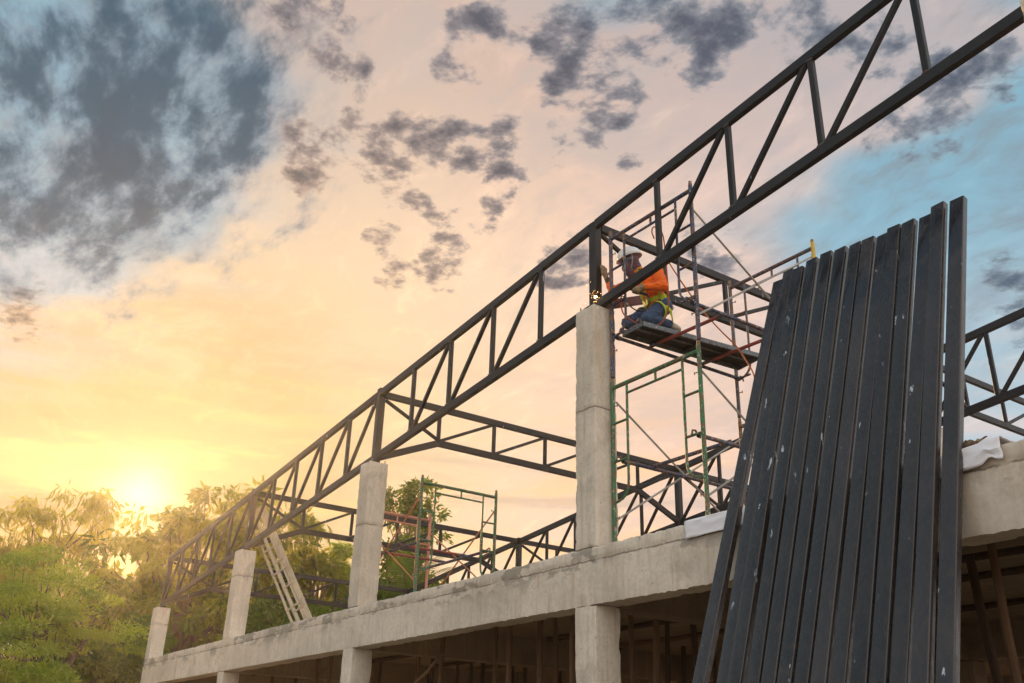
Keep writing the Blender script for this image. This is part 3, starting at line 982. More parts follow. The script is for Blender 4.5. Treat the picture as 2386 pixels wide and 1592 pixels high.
# work platform: a pressed steel plank
def platform():
    a, b, c, d = Vector((0.05, 0.345, 0)), Vector((0.375, 0.33, 0)), Vector((0.545, 1.87, 0)), Vector((0.165, 1.93, 0))
    z0, z1 = 5.700, 5.758
    t = thing("work_platform", (0.28, 1.1, z0), "grey pressed steel plank platform the worker kneels on", "platform")
    PL = mat_pipe("platform_steel", (0.10, 0.12, 0.14), under=(0.10, 0.055, 0.03), amount=0.5)
    PB = mat_pipe("platform_underside", (0.020, 0.021, 0.023), under=(0.10, 0.06, 0.035), amount=0.35, spatter=False)

    def L(p, q, s):
        return p.lerp(q, s)

    mb = MB()
    q = [p + Vector((0, 0, z1 - 0.004)) for p in (a, b, c, d)]
    q2 = [p + Vector((0, 0, z1)) for p in (a, b, c, d)]
    mb.add(q + q2, [(3, 2, 1, 0), (4, 5, 6, 7), (0, 1, 5, 4), (1, 2, 6, 5), (2, 3, 7, 6), (3, 0, 4, 7)])
    mb.build("deck_sheet", PB, t)
    zc = (z0 + z1) / 2 - 0.002
    for p, r_ in ((a, d), (b, c)):
        MB().prism(p + Vector((0, 0, zc)), r_ + Vector((0, 0, zc)), 0.018, z1 - z0 - 0.006, side=(1, 0, 0), r=0.003).build("side_rail", PL, t)
    for p, r_ in ((a, b), (d, c)):
        s = (r_ - p).normalized() * 0.011
        MB().prism(p + s + Vector((0, 0, zc)), r_ - s + Vector((0, 0, zc)), 0.018, z1 - z0 - 0.006, side=(0, 1, 0), r=0.003).build("end_cap", PL, t)
    for s in (0.25, 0.5, 0.75):
        p, r_ = L(a, d, s), L(b, c, s)
        e = (r_ - p).normalized() * 0.011
        MB().prism(p + e + Vector((0, 0, zc + 0.006)), r_ - e + Vector((0, 0, zc + 0.006)), 0.03, 0.035, side=(0, 1, 0), r=0.003).build("stiffener", PB, t)
    p, r_ = L(a, b, 0.5), L(d, c, 0.5)
    e = (r_ - p).normalized() * 0.012
    MB().prism(p + e + Vector((0, 0, z1 - 0.016)), r_ - e + Vector((0, 0, z1 - 0.016)), 0.03, 0.016, side=(1, 0, 0), r=0.003).build("stiffener", PL, t)
    for p, dr in ((a, Vector((0, -1, 0))), (b, Vector((0, -1, 0)))):
        base = p + Vector((0.02 if p is a else -0.03, 0.0, z1 - 0.01))
        MB().tube(arc(base, base + dr * 0.03 + Vector((0, 0, 0.07)), base + dr * 0.055 + Vector((0, 0, -0.01)), 6), 0.011, 8).build("hook", RUSTBLUE, t, smooth=True)


platform()

# second tower, near the next column
FX1, FX2, FY = -4.20, -6.03, 0.46
F2 = "frames of the empty scaffold tower"
scaffold_frame((FX1, FY), (0, 1, 0), BEAM_Z, GREEN, "lone green scaffold frame standing free near the middle column", F2)
scaffold_frame((FX2, FY), (0, 1, 0), BEAM_Z, PINK, "salmon pink scaffold frame half hidden behind the middle column", F2)
B2 = "braces of the empty scaffold tower"
cross_brace((FX1 - .02, FY, 4.90), (FX2 + .02, FY, 3.78), (FX2 + .02, FY, 4.90), (FX1 - .02, FY, 3.78), ORANGEBAR, "bent orange cross brace of the empty scaffold, beside the column", B2, bend=0.03)
cross_brace((FX1 - .02, FY + 1.2, 4.90), (FX2 + .02, FY + 1.2, 3.78), (FX2 + .02, FY + 1.2, 4.90), (FX1 - .02, FY + 1.2, 3.78), ORANGEBAR, "orange cross brace on the inner side of the empty scaffold", B2)
R2 = "hooked rails of the empty scaffold tower"
for y, lb in ((FY + 0.10, "blue hooked rail of the empty scaffold, beside the column"), (FY + 1.10, "blue hooked rail on the inner side of the empty scaffold")):
    pole("scaffold_rail", [(FX1 - 0.03, y, 4.335), (FX2 + 0.03, y, 4.335)], 0.0195, BLUE, lb, "scaffold rail", R2, hooks=BLUE)
for x, lb in ((-4.85, "red cross bar of the empty scaffold closer to its green frame"), (-5.45, "red cross bar of the empty scaffold closer to its pink frame")):
    pole("scaffold_cross_bar", [(x, FY + 0.06, 4.372), (x, FY + 1.16, 4.372)], 0.018, REDBAR, lb, "scaffold bar", "cross bars of the empty scaffold tower", bands=((0, 0.1, BLUE), (0.85, 1, BLUE)))

# ------------------------------------------------------------------ steel tubes leaning on the beam
LEAN_B = 1.15
LEAN_M = (-0.06 + LEAN_B) / 3.55
TUBES = [(1.816, 5.676, 1.516), (1.918, 5.742, 1.834), (2.033, 5.712, 1.948), (2.176, 5.744, 2.119), (2.335, 5.734, 2.246), (2.481, 5.711, 2.363),
         (2.632, 5.688, 2.490), (2.763, 5.672, 2.632), (2.905, 5.641, 2.773), (3.006, 5.666, 2.959), (3.136, 5.653, 3.094), (3.288, 5.629, 3.214),
         (3.397, 5.677, 3.387), (3.552, 5.652, 3.534)]
ORD = ["end one on the scaffold side", "second", "third", "fourth", "fifth", "sixth", "seventh"]
for i, (xt, zt_, xg) in enumerate(TUBES):
    up_ = Vector((0, LEAN_M, 1.0)).normalized()
    nrm = Vector((0, -1.0, LEAN_M)).normalized()      # faces out from the building
    top = Vector((xt, -LEAN_B + LEAN_M * zt_, zt_))
    foot = Vector((xg, -LEAN_B, 0.0))
    ax = (top - foot).normalized()
    yaw_ = math.radians((2.0, -2.5, 1.0, -1.2, 2.2, -0.6, -2.0, 1.6, -1.0, 2.4, -1.8, 0.6, -2.4, 1.0)[i])
    side = Vector((math.cos(yaw_), math.sin(yaw_), 0))
    side = (side - ax * ax.dot(side)).normalized()
    TW, TD = 0.1165, 0.058
    lift = (0.000, 0.006, -0.004, 0.004, -0.006, 0.002, 0.007, -0.003, 0.006, -0.006, 0.003, 0.008, -0.004, 0.002)[i]
    c0 = foot + side * (TW / 2 + 0.002) - nrm * (TD / 2 + lift) + ax * 0.02
    c1 = top + side * (TW / 2 + 0.002) - nrm * (TD / 2 + lift)
    if i < 7:
        lab = "dark steel box tube leaning on the beam, " + (ORD[i] if i == 0 else ORD[i] + " from the welder's scaffold")
    else:
        j = 13 - i
        lab = "dark steel box tube leaning on the beam, " + ("end tube standing beside the camouflage cloth" if j == 0 else ORD[j] + " from the camouflage cloth")
    t = thing("steel_tube", (foot.x, foot.y, 0.0), lab, "steel tube", "steel tubes leaning on the beam")
    s = side
    tt = ax.cross(s)
    rr = 0.009

    def ring(p, w, h, r, s=s, tt=tt):
        a, b2 = w / 2, h / 2
        out = []
        for cx_, cy_, a0 in ((a - r, b2 - r, 0), (-a + r, b2 - r, 90), (-a + r, -b2 + r, 180), (a - r, -b2 + r, 270)):
            for k in range(4):
                an = math.radians(a0 + 30 * k)
                out.append(p + s * (cx_ + r * math.cos(an)) + tt * (cy_ + r * math.sin(an)))
        return out

    n = 16
    o0, o1 = ring(c0, TW, TD, rr), ring(c1, TW, TD, rr)
    i0, i1 = ring(c0, TW - 0.007, TD - 0.007, rr * 0.6), ring(c1, TW - 0.007, TD - 0.007, rr * 0.6)
    mb = MB()
    fs = []
    for k in range(n):
        k2 = (k + 1) % n
        fs += [(k, k2, n + k2, n + k), (2 * n + k2, 2 * n + k, 3 * n + k, 3 * n + k2), (n + k, n + k2, 3 * n + k2, 3 * n + k), (k2, k, 2 * n + k, 2 * n + k2)]
    mb.add(o0 + o1 + i0 + i1, fs)
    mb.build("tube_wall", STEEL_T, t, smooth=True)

# ------------------------------------------------------------------ cloths under the tubes
SHEET = mat_plain("white_vinyl", (0.74, 0.72, 0.74), 0.55, 0.25, 6.0, 0.06)


def draped_sheet(name, x0, x1, label, seed, raise_end=0.0, hang=0.135):
    t = thing(name, ((x0 + x1) / 2, 0.0, BEAM_Z), label, "sheet")
    NX, NS = 120, 26
    prof = []
    for j in range(NS + 1):
        s = j / NS
        L = s * (hang + 0.34)
        if L < hang:
            prof.append((-0.022, BEAM_Z - hang + L))
        elif L < hang + 0.06:
            a = (L - hang) / 0.06 * math.pi / 2
            prof.append((0.016 - 0.038 * math.cos(a), BEAM_Z + 0.022 * math.sin(a)))
        else:
            prof.append((0.016 + (L - hang - 0.06), BEAM_Z + 0.022 - 0.004))
    vs, fs = [], []
    for i in range(NX + 1):
        u = i / NX
        x = x0 + (x1 - x0) * u
        for j, (y, z) in enumerate(prof):
            q = Vector((x * 3.0, j * 0.23, seed))
            w = mnoise.noise(q) * 0.012 + mnoise.noise(q * 3.1) * 0.005
            e = max(0.0, (u - 0.84) / 0.16) if raise_end else 0.0
            sag = (1.0 - j / NS)
            zz = z + (abs(w) * 0.9 if y > 0.02 else 0) + raise_end * e * (0.35 + 0.65 * max(0, mnoise.noise(Vector((x * 9, j * 0.15, 4.0)))) * 1.6) * (0.4 + sag * 0.9) * (1 if y < 0.25 else 0.4)
            yy = y - abs(w) * 1.4 * (0.4 + sag) - 0.02 * e
            if j == 0:
                zz += 0.012 * mnoise.noise(Vector((x * 2.2, seed, 0)))
            vs.append((x + 0.015 * mnoise.noise(Vector((j * 0.3, seed, x))), yy, zz))
    for i in range(NX):
        for j in range(NS):
            a = i * (NS + 1) + j
            fs.append((a, a + NS + 1, a + NS + 2, a + 1))
    mb = MB().add(vs, fs)
    o = mb.build("cloth", SHEET, t, smooth=True)
    md = o.modifiers.new("thickness", "SOLIDIFY")
    md.thickness = 0.004
    # dark rubber lining showing at the fold
    MB().prism((x0 - 0.004, 0.01, BEAM_Z - hang * 0.55), (x0 - 0.004, 0.01, BEAM_Z + 0.02), 0.010, 0.035, side=(1, 0, 0), r=0.004).build("dark_lining", LINING, t)


LINING = mat_plain("black_rubber", (0.02, 0.022, 0.03), 0.6)
draped_sheet("padding_sheet", 1.19, 3.92, "white sheet draped over the beam edge as padding under the tubes", 3.0, raise_end=0.07)


def camo():
    m, n, b, co = new_mat("camouflage_cloth")
    a = n.noise(co, 18.0, 3, 0.5)
    c = n.ramp(a, [(0.0, (0.03, 0.06, 0.025)), (0.42, (0.03, 0.06, 0.025)), (0.47, (0.10, 0.045, 0.025)), (0.53, (0.10, 0.045, 0.025)), (0.57, (0.22, 0.20, 0.10)), (1.0, (0.015, 0.02, 0.012))], "CONSTANT")
    n.t.links.new(c, b.inputs["Base Color"])
    b.inputs["Roughness"].default_value = 0.9
    vs, fs = [], []
    NX, NY = 34, 26
    for j in range(NY + 1):
        for i in range(NX + 1):
            u, v = i / NX * 2 - 1, j / NY * 2 - 1
            x, y = 3.64 + 0.17 * u, 0.19 + 0.13 * v
            h = max(0.0, 1 - (u * u) ** 2 - (v * v) ** 2) ** 0.5
            z = BEAM_Z + 0.024 + h * (0.085 + 0.045 * mnoise.noise(Vector((x * 14, y * 14, 1.0))) + 0.02 * mnoise.noise(Vector((x * 40, y * 40, 3.0))))
            vs.append((x, y, z))
    for j in range(NY):
        for i in range(NX):
            a_ = j * (NX + 1) + i
            fs.append((a_, a_ + 1, a_ + NX + 2, a_ + NX + 1))
    MB().add(vs, fs).build("camouflage_cloth", m, smooth=True, label="crumpled green and brown camouflage cloth on the beam by the end tube", category="cloth")


camo()

# ------------------------------------------------------------------ timber ladder (formwork) leaning behind the facade truss
def timber_ladder():
    foot, head = Vector((-8.72, 1.02, BEAM_Z)), Vector((-10.16, 0.33, 5.83))
    ax = (head - foot).normalized()
    side = (RR - ax * RR.dot(ax))
    side = Vector((0.75, 0.66, 0.0))
    side = (side - ax * side.dot(ax)).normalized()
    t = thing("timber_ladder", foot, "pale home-made timber ladder of poles and a board leaning on the truss", "ladder")

    def at(s, off, dn=0.0):
        return foot + (head - foot) * s + side * off + ax.cross(side) * dn

    def wob(off, r0, r1, sd):
        pts = [at(k / 9, off + 0.008 * mnoise.noise(Vector((k * 0.9, sd, 0)))) for k in range(10)]
        return pts, [r0 + (r1 - r0) * k / 9 for k in range(10)]

    p, r = wob(-0.165, 0.026, 0.022, 1.0)
    MB().tube(p, r, 8).build("pole", WOOD, t, smooth=True)
    p, r = wob(-0.060, 0.038, 0.034, 5.0)
    MB().tube(p, r, 10).build("pole", WOOD, t, smooth=True)
    MB().prism(at(0, 0.055), at(1, 0.045), 0.035, 0.05, side=side).build("rail", WOOD, t)
    MB().prism(at(0, 0.130), at(1, 0.120), 0.105, 0.028, side=side).build("board", WOOD, t)
    MB().prism(at(0.12, 0.085, 0.03), at(0.93, 0.07, 0.03), 0.03, 0.03, side=side).build("rail", WOOD, t)
    for k, s in enumerate((0.06, 0.20, 0.235, 0.38, 0.50, 0.57, 0.68, 0.83)):
        a, b = (-0.18, 0.10) if k % 2 == 0 else (-0.08, 0.12)
        MB().prism(at(s, a, -0.03), at(s + 0.006, b, -0.03), 0.028, 0.022, side=ax).build("batten", WOOD, t)
    MB().prism(at(0.992, -0.20, -0.03), at(1.0, 0.15, -0.03), 0.045, 0.03, side=ax).build("batten", WOOD, t)


timber_ladder()

# ------------------------------------------------------------------ small stock on the slab
def channel_stack():
    t = thing("channel_stack", (0.35, 0.45, BEAM_Z), "small stack of dark steel channels lying on the slab by the tall column", "steel stack")
    for k in range(3):
        y = 0.335 + 0.06 * (k % 2)
        z = BEAM_Z + 0.001 + 0.042 * k
        x0, x1 = 0.36 + 0.07 * k, 0.72 - 0.03 * k
        mb = MB()
        mb.box(x0, x1, y, y + 0.10, z, z + 0.004)
        mb.box(x0, x1, y, y + 0.004, z + 0.004, z + 0.040)
        mb.box(x0, x1, y + 0.096, y + 0.10, z + 0.004, z + 0.040)
        mb.build("channel", STEEL, t)


channel_stack()

# ------------------------------------------------------------------ timber props under the slab
PROPS = [(-8.94, 2.5), (-6.02, 1.6), (-9.2, 3.6), (-6.64, 2.2), (-4.32, 1.0), (-6.85, 2.8), (-7.72, 3.6), (-6.43, 3.0), (-3.54, 1.3), (-2.65, 0.9),
         (-6.74, 3.8), (-5.56, 3.2), (-2.33, 1.1), (-2.58, 1.5), (-6.01, 4.2), (-1.29, 0.75), (-1.12, 1.4), (-0.5, 1.2), (-1.61, 2.4), (-0.6, 1.8),
         (-1.46, 3.0), (-12.13, 1.8), (-9.13, 1.4), (-7.73, 1.0), (-12.89, 2.6), (0.6, 2.2), (1.1, 3.4), (-3.4, 4.4), (-4.2, 3.9), (2.2, 4.0)]


def in_bay(x):
    if x > CX[1]:
        return "behind the leaning tubes"
    if x > CX[2]:
        return "between the welder's column and the next"
    if x > CX[3]:
        return "below the empty scaffold"
    return "at the leafy end"


def log(name, p0, p1, r0, r1, mat, label, group, sd):
    p0, p1 = Vector(p0), Vector(p1)
    N = 9
    pts, rd = [], []
    ln = (p1 - p0).length
    for k in range(N + 1):
        s = k / N
        e = math.sin(math.pi * s)
        q = p0.lerp(p1, s)
        q += Vector((mnoise.noise(Vector((s * 2.2, sd, 0.3))), mnoise.noise(Vector((s * 2.2, sd, 7.3))), mnoise.noise(Vector((s * 2.2, sd, 3.3))) * (0 if abs(p1.z - p0.z) > 1 else 1))) * 0.045 * e
        pts.append(q)
        rd.append((r0 + (r1 - r0) * s) * (1 + 0.10 * mnoise.noise(Vector((s * 9, sd, 2.0)))))
    t = thing(name, p0, label, "timber prop" if name == "timber_prop" else "log", group)
    o = MB().tube(pts, rd, 9).build("log", mat, t, smooth=True)
    for k in range(2):
        s = 0.3 + 0.35 * k
        q = p0.lerp(p1, s)
        MB().tube([q, q + Vector((math.cos(sd * 3 + k), math.sin(sd * 3 + k), 0.4)) * (r0 * 1.5)], [r0 * 0.35, r0 * 0.22], 6).build("knot_stub", mat, t, smooth=True)


for i, (x, y) in enumerate(PROPS):
    r = 0.026 + 0.010 * ((i * 7) % 5) / 5
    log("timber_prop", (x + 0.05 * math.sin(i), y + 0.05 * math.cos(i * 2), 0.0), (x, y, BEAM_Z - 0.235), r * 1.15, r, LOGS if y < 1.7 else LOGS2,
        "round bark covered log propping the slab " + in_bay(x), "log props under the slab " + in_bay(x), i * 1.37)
log("timber_prop", (3.36, 0.80, 0.0), (3.29, 0.79, BEAM_Z - 0.15), 0.033, 0.029, LOGS, "pale slim log prop standing behind the beam by the end tube", "", 71.0)
log("timber_prop", (2.80, 1.62, 0.0), (2.66, 1.6, BEAM_Z - 0.26), 0.036, 0.034, LOGS2, "dark log prop standing behind the pale one by the end tube", "", 73.0)
BEARERS = [(-4.6, -0.35, 0.95), (-4.6, -0.35, 1.35), (-4.6, -0.35, 2.9), (-9.4, -5.2, 1.5), (-9.4, -5.2, 2.6), (-9.4, -5.2, 3.7), (0.1, 4.5, 1.3), (0.1, 4.5, 1.85),
           (0.1, 4.5, 2.9), (-4.6, -0.35, 3.9), (-14.2, -10.1, 2.2), (0.1, 4.5, 4.2), (-9.4, -5.2, 4.6)]
for i, (xa_, xb_, y) in enumerate(BEARERS):
    r = 0.036
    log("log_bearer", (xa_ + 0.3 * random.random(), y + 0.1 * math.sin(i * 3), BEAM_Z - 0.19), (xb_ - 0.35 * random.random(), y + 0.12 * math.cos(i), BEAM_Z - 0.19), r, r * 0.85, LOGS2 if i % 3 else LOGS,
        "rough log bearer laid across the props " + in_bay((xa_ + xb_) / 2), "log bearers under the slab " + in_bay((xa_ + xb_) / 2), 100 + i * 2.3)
log("log_bearer", (-5.05 + 0.5, 0.62, 2.42), (-4.05, 0.85, BEAM_B - 0.05), 0.026, 0.022, LOGS, "thin log wedged slanting under the beam", "", 300.0)

# ------------------------------------------------------------------ the kneeling welder
def fabric(name, col, scale=40.0, var=0.18, fold=None, rough=0.85):
    m, n, b, co = new_mat(name)
    v = n.noise(co, scale, 5, 0.65)
    w = n.noise(n.mapping(co, scale=(1, 1, 2.2)), 13.0, 4, 0.55, 0.8)
    base = n.mix(v, tuple(x * (1 - var) for x in col), tuple(min(1, x * (1 + var)) for x in col))
    if fold:
        base = n.mix(n.m("MULTIPLY", n.step(w, 0.45, 0.72), 0.55), base, fold)
    n.t.links.new(base, b.inputs["Base Color"])
    b.inputs["Roughness"].default_value = rough
    b.inputs["Specular IOR Level"].default_value = 0.15
    b.inputs["Sheen Weight"].default_value = 0.2
    add_bump(n, b, n.m("ADD", w, n.m("MULTIPLY", v, 0.25)), 0.5, 0.02)
    return m


def worker():
    JEANS = fabric("denim", (0.040, 0.075, 0.150), fold=(0.10, 0.16, 0.25))
    SHIRT = fabric("orange_shirt", (0.90, 0.150, 0.012), var=0.10, fold=(0.78, 0.11, 0.01))
    WRAP = fabric("mauve_face_cloth", (0.115, 0.058, 0.072), fold=(0.17, 0.10, 0.11))
    GLOVE = fabric("leather_glove", (0.24, 0.155, 0.085), fold=(0.34, 0.25, 0.16))
    BOOT = fabric("pale_boot", (0.42, 0.36, 0.29), fold=(0.5, 0.45, 0.38))
    CUFF = fabric("brown_sleeve_guard", (0.10, 0.055, 0.035))
    J = dict(pelvis=(.295, .63, 6.03), hipL=(.365, .635, 6.01), hipR=(.20, .62, 6.01), kneeL=(.31, .445, 5.845), kneeR=(.105, .36, 5.84), ankL=(.375, .70, 5.828),
             toeL=(.395, .80, 5.795), ankR=(.17, .68, 5.828), toeR=(.19, .78, 5.795), waist=(.275, .605, 6.14), chest=(.255, .555, 6.28), shL=(.385, .550, 6.365),
             shR=(.10, .50, 6.39), neck=(.20, .46, 6.42), head=(.16, .385, 6.565), chin=(.150, .340, 6.465), elbL=(.49, .535, 6.165), wrL=(.345, .40, 6.175),
             haL=(.290, .338, 6.140), elbR=(-.02, .285, 6.225), wrR=(-.050, .228, 6.375), haR=(-.068, .207, 6.440))
    J = {k: Vector(v) for k, v in J.items()}
    P = []

    def cap(a, ra, b, rb, zone):
        P.append((J[a] if isinstance(a, str) else Vector(a), ra, J[b] if isinstance(b, str) else Vector(b), rb, zone))

    cap("hipL", .095, "kneeL", .066, 0)
    cap("hipR", .092, "kneeR", .064, 0)
    cap("kneeL", .062, "ankL", .047, 0)
    cap("kneeR", .060, "ankR", .046, 0)
    cap("hipL", .098, "hipR", .098, 0)
    cap("ankL", .040, "toeL", .034, 4)
    cap("ankR", .040, "toeR", .034, 4)
    cap("pelvis", .118, "waist", .108, 1)
    cap("waist", .108, "chest", .118, 1)
    cap("shL", .070, "shR", .070, 1)
    cap("chest", .112, "neck", .070, 1)
    cap("shL", .066, "elbL", .052, 1)
    cap("elbL", .051, "wrL", .036, 1)
    cap("shR", .066, "elbR", .050, 1)
    cap("elbR", .048, J["elbR"].lerp(J["wrR"], 0.6), .040, 1)
    cap(J["elbR"].lerp(J["wrR"], 0.62), .036, "wrR", .030, 5)
    cap("neck", .056, "head", .075, 2)
    cap("head", .088, "chin", .060, 2)
    cap("chin", .062, J["neck"] + Vector((-.035, -.05, -.075)), .04, 2)
    # left hand closed on the torch
    cap("wrL", .036, "haL", .038, 3)
    tax = (Vector((.344, .408, 6.095)) - Vector((.25, .28, 6.150))).normalized()
    sd = Vector((.80, -.58, 0.0))
    sd = (sd - tax * sd.dot(tax)).normalized()
    upv = tax.cross(sd)
    if upv.z < 0:
        upv = -upv
    for k in range(4):
        c = J["haL"] + tax * (-.034 + .021 * k) - upv * 0.012
        L = (0.9, 1.0, 0.97, 0.8)[k]
        a, b, e, g = c + upv * .030, c + sd * .034 * L + upv * .014, c + sd * .034 * L - upv * .020, c + sd * .004 - upv * .032
        cap(a, .0105, b, .0105, 3)
        cap(b, .0102, e, .0098, 3)
        cap(e, .0098, g, .009, 3)
    cap(J["haL"] + upv * .018 + tax * .03, .013, J["haL"] - tax * .045 + upv * .022 - sd * .01, .0105, 3)
    # right hand laid flat against the post, fingers up
    cap("wrR", .030, "haR", .024, 3)
    cap(J["haR"] + Vector((0, -.022, -.01)), .017, J["haR"] + Vector((-.004, -.024, .040)), .016, 3)
    cap(J["haR"] + Vector((0, .022, -.01)), .017, J["haR"] + Vector((-.004, .026, .038)), .016, 3)
    for k, ln in enumerate((.052, .066, .070, .060)):
        y = .033 - .022 * k
        b0 = J["haR"] + Vector((-.004, y, .038))
        b1 = b0 + Vector((-.004, y * .18, ln * .55))
        cap(b0, .0108, b1, .0102, 3)
        cap(b1, .0102, b1 + Vector((-.008, y * .08, ln * .45)), .009, 3)
    cap(J["haR"] + Vector((.004, .028, -.02)), .012, J["haR"] + Vector((-.004, .062, .018)), .0105, 3)
    cap(J["haR"] + Vector((-.004, .062, .018)), .0105, J["haR"] + Vector((-.012, .070, .044)), .009, 3)

    mb = MB()
    for a, ra, b, rb, z in P:
        ax = b - a
        ln = max(ax.length, 1e-4)
        ax = ax / ln
        pts, rd = [], []
        for k in range(5):
            th = math.pi / 2 * (1 - k / 4)
            pts.append(a - ax * ra * math.sin(th))
            rd.append(max(ra * math.cos(th), 0.0015))
        for k in range(5):
            th = math.pi / 2 * k / 4
            pts.append(b + ax * rb * math.sin(th))
            rd.append(max(rb * math.cos(th), 0.0015))
        mb.tube(pts, rd, 12)
    tmp = mb.build("tmp_body", JEANS)
    rm = tmp.modifiers.new("r", "REMESH")
    rm.mode = "VOXEL"
    rm.voxel_size = 0.0085
    sm = tmp.modifiers.new("s", "SMOOTH")
    sm.factor = 0.5
    sm.iterations = 3
    dg = bpy.context.evaluated_depsgraph_get()
    me = bpy.data.meshes.new_from_object(tmp.evaluated_get(dg))
    bpy.data.objects.remove(tmp)
    me.name = "person"
    me.materials.clear()
    for m in (JEANS, SHIRT, WRAP, GLOVE, BOOT, CUFF):
        me.materials.append(m)
    co = np.empty(len(me.vertices) * 3)
    me.vertices.foreach_get("co", co)
    co = co.reshape(-1, 3)
    best = np.full(len(co), 1e9)
    zone = np.zeros(len(co), dtype=np.int32)
    for a, ra, b, rb, z in P:
        a_, ab = np.array(a), np.array(b - a)
        t = np.clip(((co - a_) @ ab) / max(ab @ ab, 1e-9), 0, 1)
        dd = np.linalg.norm(co - (a_ + t[:, None] * ab), axis=1) - (ra + (rb - ra) * t)
        w = dd < best
        best[w] = dd[w]
        zone[w] = z
    nf = len(me.polygons)
    nrm = np.empty(len(co) * 3)
    me.vertices.foreach_get("normal", nrm)
    nrm = nrm.reshape(-1, 3)
    amp = np.array([0.0075, 0.0085, 0.004, 0.0016, 0.002, 0.003])[zone]
    fold = np.array([mnoise.noise(Vector((p[0] * 16, p[1] * 16, p[2] * 38))) + 0.6 * mnoise.noise(Vector((p[0] * 42 + 3, p[1] * 42, p[2] * 60))) for p in co])
    co += nrm * (amp * fold)[:, None]
    base = Vector((0.28, 0.6, 5.758))
    co -= np.array(base)
    me.vertices.foreach_set("co", co.ravel())
    loops = np.empty(len(me.loops), dtype=np.int32)
    me.loops.foreach_get("vertex_index", loops)
    starts = np.empty(nf, dtype=np.int32)
    me.polygons.foreach_get("loop_start", starts)
    me.polygons.foreach_set("material_index", zone[loops[starts]])
    me.polygons.foreach_set("use_smooth", [True] * nf)
    me.update()
    o = link("person", me, label="kneeling worker in orange shirt, jeans, white helmet and harness, welding at the post", category="person")
    o.location = base

    # helmet
    HEL = mat_plain("white_helmet", (0.78, 0.77, 0.75), 0.35, 0.0, 4.0, 0.03, spec=0.5)
    fwd = Vector((-.47, -.80, -.30)).normalized()
    lat = fwd.cross(Vector((0, 0, 1))).normalized()
    upn = lat.cross(fwd)
    c = J["head"] + Vector((-.004, -.004, .018)) + upn * 0.012
    mb = MB()
    vs, fs = [], []
    NA, NR = 28, 9
    for j in range(NR + 1):
        th = math.pi / 2 * j / NR
        for i in range(NA):
            ph = 2 * math.pi * i / NA
            rr_ = math.sin(th)
            front = max(0.0, math.cos(ph))
            a, b, h = .132, .110, .118
            ridge = 0.004 * math.exp(-(math.sin(ph) * rr_ / 0.12) ** 2) if j < NR else 0
            vs.append(c + fwd * (a * rr_ * math.cos(ph)) + lat * (b * rr_ * math.sin(ph)) + upn * (h * math.cos(th) ** 0.9 + ridge))
    for j in range(NR):
        for i in range(NA):
            fs.append((j * NA + i, (j + 1) * NA + i, (j + 1) * NA + (i + 1) % NA, j * NA + (i + 1) % NA))
    mb.add(vs, fs)
    hel = mb.build("helmet", HEL, o, smooth=True)
    sl = hel.modifiers.new("t", "SOLIDIFY")
    sl.thickness = 0.004
    mb = MB()
    vs, fs = [], []
    for i in range(NA):
        ph = 2 * math.pi * i / NA
        front = max(0.0, math.cos(ph)) ** 2
        for ring, ext in ((0, 0.0), (1, 0.006 + 0.026 * front)):
            a, b = .131 + ext, .109 + ext * 0.6
            for dz in (0.003, -0.004):
                vs.append(c + fwd * (a * math.cos(ph)) + lat * (b * math.sin(ph)) + upn * (dz - 0.012 * front * ring))
    for i in range(NA):
        p, q = i * 4, ((i + 1) % NA) * 4
        fs += [(p, p + 2, q + 2, q), (p + 3, p + 1, q + 1, q + 3), (p + 2, p + 3, q + 3, q + 2)]
    mb.add(vs, fs)
    mb.build("brim", HEL, hel, smooth=True)

    # dark glasses and white cloth band, patterned neck cloth
    GL = mat_plain("dark_lens", (0.010, 0.010, 0.012), 0.15, spec=0.6)
    f2 = Vector((-.50, -.84, -.18)).normalized()
    l2 = f2.cross(Vector((0, 0, 1))).normalized()
    u2 = l2.cross(f2)
    gv, gf = [], []
    for i in range(15):
        an = math.radians(-84 + 12 * i)
        dr = f2 * math.cos(an) + l2 * math.sin(an)
        hh = 0.026 * (0.55 + 0.45 * math.cos(an) ** 2)
        for rr_, zz in ((.098, hh), (.098, -hh), (.080, -hh), (.080, hh)):
            gv.append(J["head"] + dr * rr_ + u2 * (zz - 0.022))
    for i in range(14):
        for k in range(4):
            gf.append((i * 4 + k, i * 4 + (k + 1) % 4, i * 4 + 4 + (k + 1) % 4, i * 4 + 4 + k))
    gf += [(3, 2, 1, 0), (56, 57, 58, 59)]
    MB().add(gv, gf).build("dark_glasses", GL, o, smooth=True)
    BAND = fabric("grey_cloth_band", (0.30, 0.28, 0.29))
    pts = [J["head"] + lat * s * 0.0 + Vector((0, 0, 0)) for s in (1,)]
    near = -lat if lat.dot(Vector((1, 0, 0))) < 0 else lat
    hp = J["head"]
    MB().tube([hp + near * .092 + upn * .035, hp + near * .098 - upn * .02 + fwd * .01, hp + near * .088 - upn * .075 + fwd * .03, hp + near * .06 - upn * .115 + fwd * .05], 0.006, 6).build("chin_strap", BAND, o, smooth=True)
    # harness webbing
    WEB = fabric("yellow_green_webbing", (0.42, 0.50, 0.035), var=0.12, rough=0.7)

